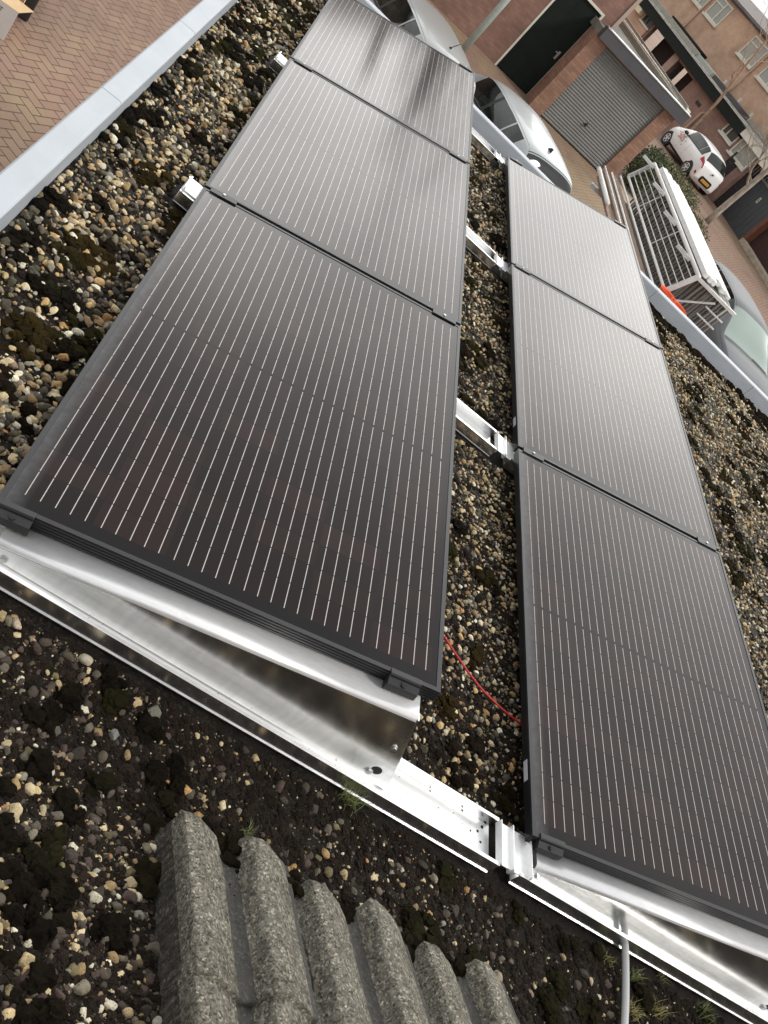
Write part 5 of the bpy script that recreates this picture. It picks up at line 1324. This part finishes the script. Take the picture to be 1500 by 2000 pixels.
for xx in (-.42, 1.2):
    wv = MB(); wv.tube([(xx, 0.2, .3), (xx + .16, 0.2, .3)], .3, 24); wo_ = wv.build('wheel', MATS['tyre_rubber'], t); wv = MB(); wv.tube([(xx - .01, 0.2, .3), (xx + .17, 0.2, .3)], .18, 18); wv.build('rim', alu_d, wo_)
# the load: each stack of beams and frames is a thing of its own
q = random.Random(9)
t2 = []
for i in range(9):
    x_ = 6.70 + i * .095; hz = 0.0 if i < 5 else -0.02 * (i - 4)
    yA = 12.22 + q.uniform(-.12, .12) + .06 * i; yB = 16.95 - .0 * i - (0.34 * max(0, i - 2) * .35) + q.uniform(-.12, .12)
    b = MB(); b.obox(Vector((x_, yA, -.69 + hz)), Vector((x_, yB, -.70 + hz)), .075, .085)
    o = b.build('scaffold_beam', wtube, None, bevel=0.012)
    tag(o, 'one of the long white scaffold beams lying side by side on top of the trailer rack', 'scaffold beam', 'white beams on the scaffold trailer')
for i in range(16):
    x_ = 6.66 + i * .054
    b = MB(); yy0, yy1 = 12.3 + q.uniform(-.08, .08), 16.6 + q.uniform(-.1, .1)
    for z_ in (-.80, -1.55): b.tube([(x_, yy0, z_), (x_, yy1, z_)], 0.024, 8)
    nrg = 15
    for j in range(nrg + 1):
        yy = yy0 + .05 + (yy1 - yy0 - .1) * j / nrg; b.tube([(x_, yy, -1.55), (x_, yy, -.80)], 0.018, 6)
    o = b.build('ladder_frame', mat('scaffold_grey', (0.30, 0.28, 0.25), 0.5, 0.3) if i % 2 else mat('scaffold_dull', (0.20, 0.19, 0.175), 0.6, 0.2), None)
    tag(o, 'one of the grey ladder-like scaffold frames packed upright inside the trailer rack', 'scaffold frame', 'upright ladder frames inside the trailer')
wood = mat('plank_wood', (0.24, 0.165, 0.12), 0.8, noise_amt=0.25, nscale=5, stretch=(8, 1, 8))
for i, (x_, z_, ya, yb) in enumerate(((5.92, -1.42, 12.0, 16.6), (6.14, -1.40, 11.7, 16.9), (5.72, -1.46, 11.6, 16.0))):
    b = MB(); b.obox(Vector((x_, ya, z_)), Vector((x_, yb, z_)), .20, .04)
    o = b.build('scaffold_plank', wood, None, bevel=0.004); tag(o, ['brown plank in the middle of the three lying beside the rack', 'brown plank closest to the rack of open frames', 'brown plank farthest left, nearest the solar panel'][i], 'plank', 'brown planks beside the scaffold rack')
for i, (x_, z_, ya, yb) in enumerate(((5.60, -1.38, 14.5, 16.2), (5.81, -1.36, 11.5, 16.7), (6.27, -1.33, 11.9, 17.0), (6.03, -1.37, 11.8, 16.8))):
    b = MB(); b.tube([(x_, ya, z_), (x_, yb, z_)], 0.02 if i else 0.042, 10)
    o = b.build('scaffold_tube', wtube if i != 1 else alw, None, smooth=True); tag(o, ['short fat white tube end beyond the far corner of the right panel row', 'thin tube over the left plank beside the scaffold rack', 'thin white tube between the planks and the rack frame', 'thin white tube between two brown planks'][i], 'tube', 'loose tubes beside the scaffold rack')
tr_ = MB(); 
for xx in (5.7, 6.2): 
    tr_.box(xx - .25, xx + .25, 12.6, 12.68, -1.56, -1.49); tr_.box(xx - .25, xx + .25, 15.4, 15.48, -1.56, -1.49)
for xx in (5.5, 6.4):
    for yy in (12.64, 15.44): tr_.obox(Vector((xx, yy, -1.53)), Vector((xx, yy, GZ)), .05, .05)
o = tr_.build('trestle', alw, None); tag(o, 'low trestle carrying the brown planks beside the rack', 'trestle')
orm = mat('orange_plastic', (0.75, 0.11, 0.03), 0.45)
for i, (x_, y_, z_) in enumerate(((6.36, 11.86, -1.45), (6.60, 11.80, -1.46), (6.74, 11.15, -1.49))):
    b = MB(); N_ = 24; V = []; F = []
    for (r_, zz_) in ((.13, 0), (.165, .26), (.175, .27), (.17, .275), (.155, .26), (.12, .02)):
        for k_ in range(N_): V.append((r_ * math.cos(2 * PI * k_ / N_), r_ * math.sin(2 * PI * k_ / N_), zz_))
    for j in range(5):
        for k_ in range(N_): F.append((j * N_ + k_, j * N_ + (k_ + 1) % N_, (j + 1) * N_ + (k_ + 1) % N_, (j + 1) * N_ + k_))
    F.append(tuple(range(N_))[::-1]); F.append(tuple(5 * N_ + k_ for k_ in range(N_)))
    b.addv(V, F); o = b.build('orange_bucket', orm, None, smooth=False); o.location = (x_, y_, z_)
    tag(o, ['orange bucket closest to the rack corner', 'orange bucket in the middle of the three behind the roof trim', 'orange bucket farthest down, mostly hidden by the roof trim'][i], 'bucket', 'orange buckets beside the scaffold rack')
b = MB(); b.box(6.1, 7.6, 11.0, 12.05, -1.54, -1.49); b.box(6.15, 7.55, 11.05, 12.0, GZ, -1.54); o = b.build('tool_box', mat('black_box', (0.02, 0.02, 0.022), 0.6), None, bevel=0.01); tag(o, 'black tool box under the orange buckets at the drawbar', 'tool box')

b = MB(); N_ = 14  # black mound added to fill the dark area beside the rack
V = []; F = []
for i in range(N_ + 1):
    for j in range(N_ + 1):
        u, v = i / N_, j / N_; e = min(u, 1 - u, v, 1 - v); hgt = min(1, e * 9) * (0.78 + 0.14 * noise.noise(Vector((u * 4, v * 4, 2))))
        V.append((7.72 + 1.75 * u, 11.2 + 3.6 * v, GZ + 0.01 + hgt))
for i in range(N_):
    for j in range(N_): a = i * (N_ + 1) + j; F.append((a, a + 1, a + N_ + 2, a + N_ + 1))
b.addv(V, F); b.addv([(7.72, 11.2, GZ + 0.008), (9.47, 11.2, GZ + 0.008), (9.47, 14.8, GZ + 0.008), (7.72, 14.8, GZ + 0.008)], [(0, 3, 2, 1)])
o = b.build('dark_filler', mat('filler_black', (0.01, 0.01, 0.011), 0.75, spec=0.2), None, smooth=True); tag(o, 'low black filler shape added for the dark area between the scaffold rack and the grey car', 'dark_filler')

# ------------------------------------------------------------------ cardboard box and black crate, top left
card = mat('cardboard', (0.62, 0.44, 0.25), 0.85, noise_amt=0.06, nscale=5); wcard = mat('white_cardboard', (0.52, 0.50, 0.47), 0.7, noise_amt=0.05, nscale=4)
t = empty('cardboard_box', (-1.95, 7.53, GZ), 'open cardboard box with a printed grey white side and tan flaps on the paving', 'box', rz=R_(12))
b = MB(); b.box(-.60, 0, 0.0, .006, 0, .30); b.build('front_side', wcard, t)
b = MB(); b.box(-.006, 0, .007, .45, 0, .30); b.box(-.60, -.594, .007, .45, 0, .30); b.box(-.59, -.01, .444, .45, 0, .30); b.box(-.59, -.01, .01, .44, .002, .008); b.build('tan_side', card, t)
b = MB(); b.addv([(-.59, .0, .30), (0.0, .0, .30), (.10, .14, .33), (-.59, .16, .36), (-.59, .0, .304), (0.0, .0, .304), (.10, .14, .334), (-.59, .16, .364)], [(0, 3, 2, 1), (4, 5, 6, 7), (0, 1, 5, 4), (1, 2, 6, 5), (2, 3, 7, 6), (3, 0, 4, 7)])
b.build('flap', card, t)
text_part('SET', 0.055, (-0.16, -0.002, 0.235), (R_(90), 0, 0), mat('dark_print', (0.06, 0.06, 0.055), 0.7), t, 'printed_lettering', 0.0008)
t = empty('black_crate', (-2.35, 8.05, GZ), 'black crate with a pale strap behind the cardboard box', 'crate', rz=R_(12))
b = MB(); b.box(-.6, .38, 0, .7, 0, .32); b.build('crate_body', MATS['black_box'], t, bevel=0.02)
b = MB(); b.box(.17, .24, -.006, .706, .0, .327); b.build('strap', mat('pale_strap', (0.36, 0.40, 0.36), 0.6), t)

# ------------------------------------------------------------------ the house behind the viewer (seen only in reflections)
b = MB(); b.box(-2.0, 7.5, -2.6, -2.3, GZ, 2.4); o = b.build('house_wall', brick_mat('dark_house_brick', (0.10, 0.062, 0.048), (0.075, 0.045, 0.035), (0.07, 0.055, 0.045)), None)
tag(o, 'dark brick wall of the house behind the flat garage roof', 'house wall')

t = empty('board_fence', (17.75, 40.6, GZ), 'tall black board fence standing behind the slate board shed', 'fence', rz=R_(-20))
b = MB()
for i in range(34): b.box(i * 0.12, i * 0.12 + 0.112, 0, 0.025, 0.02, 2.15)
b.box(0, 4.0, 0.026, 0.06, 0.4, 0.5); b.box(0, 4.0, 0.026, 0.06, 1.6, 1.7); b.build('boards', MATS['black_boards'], t)
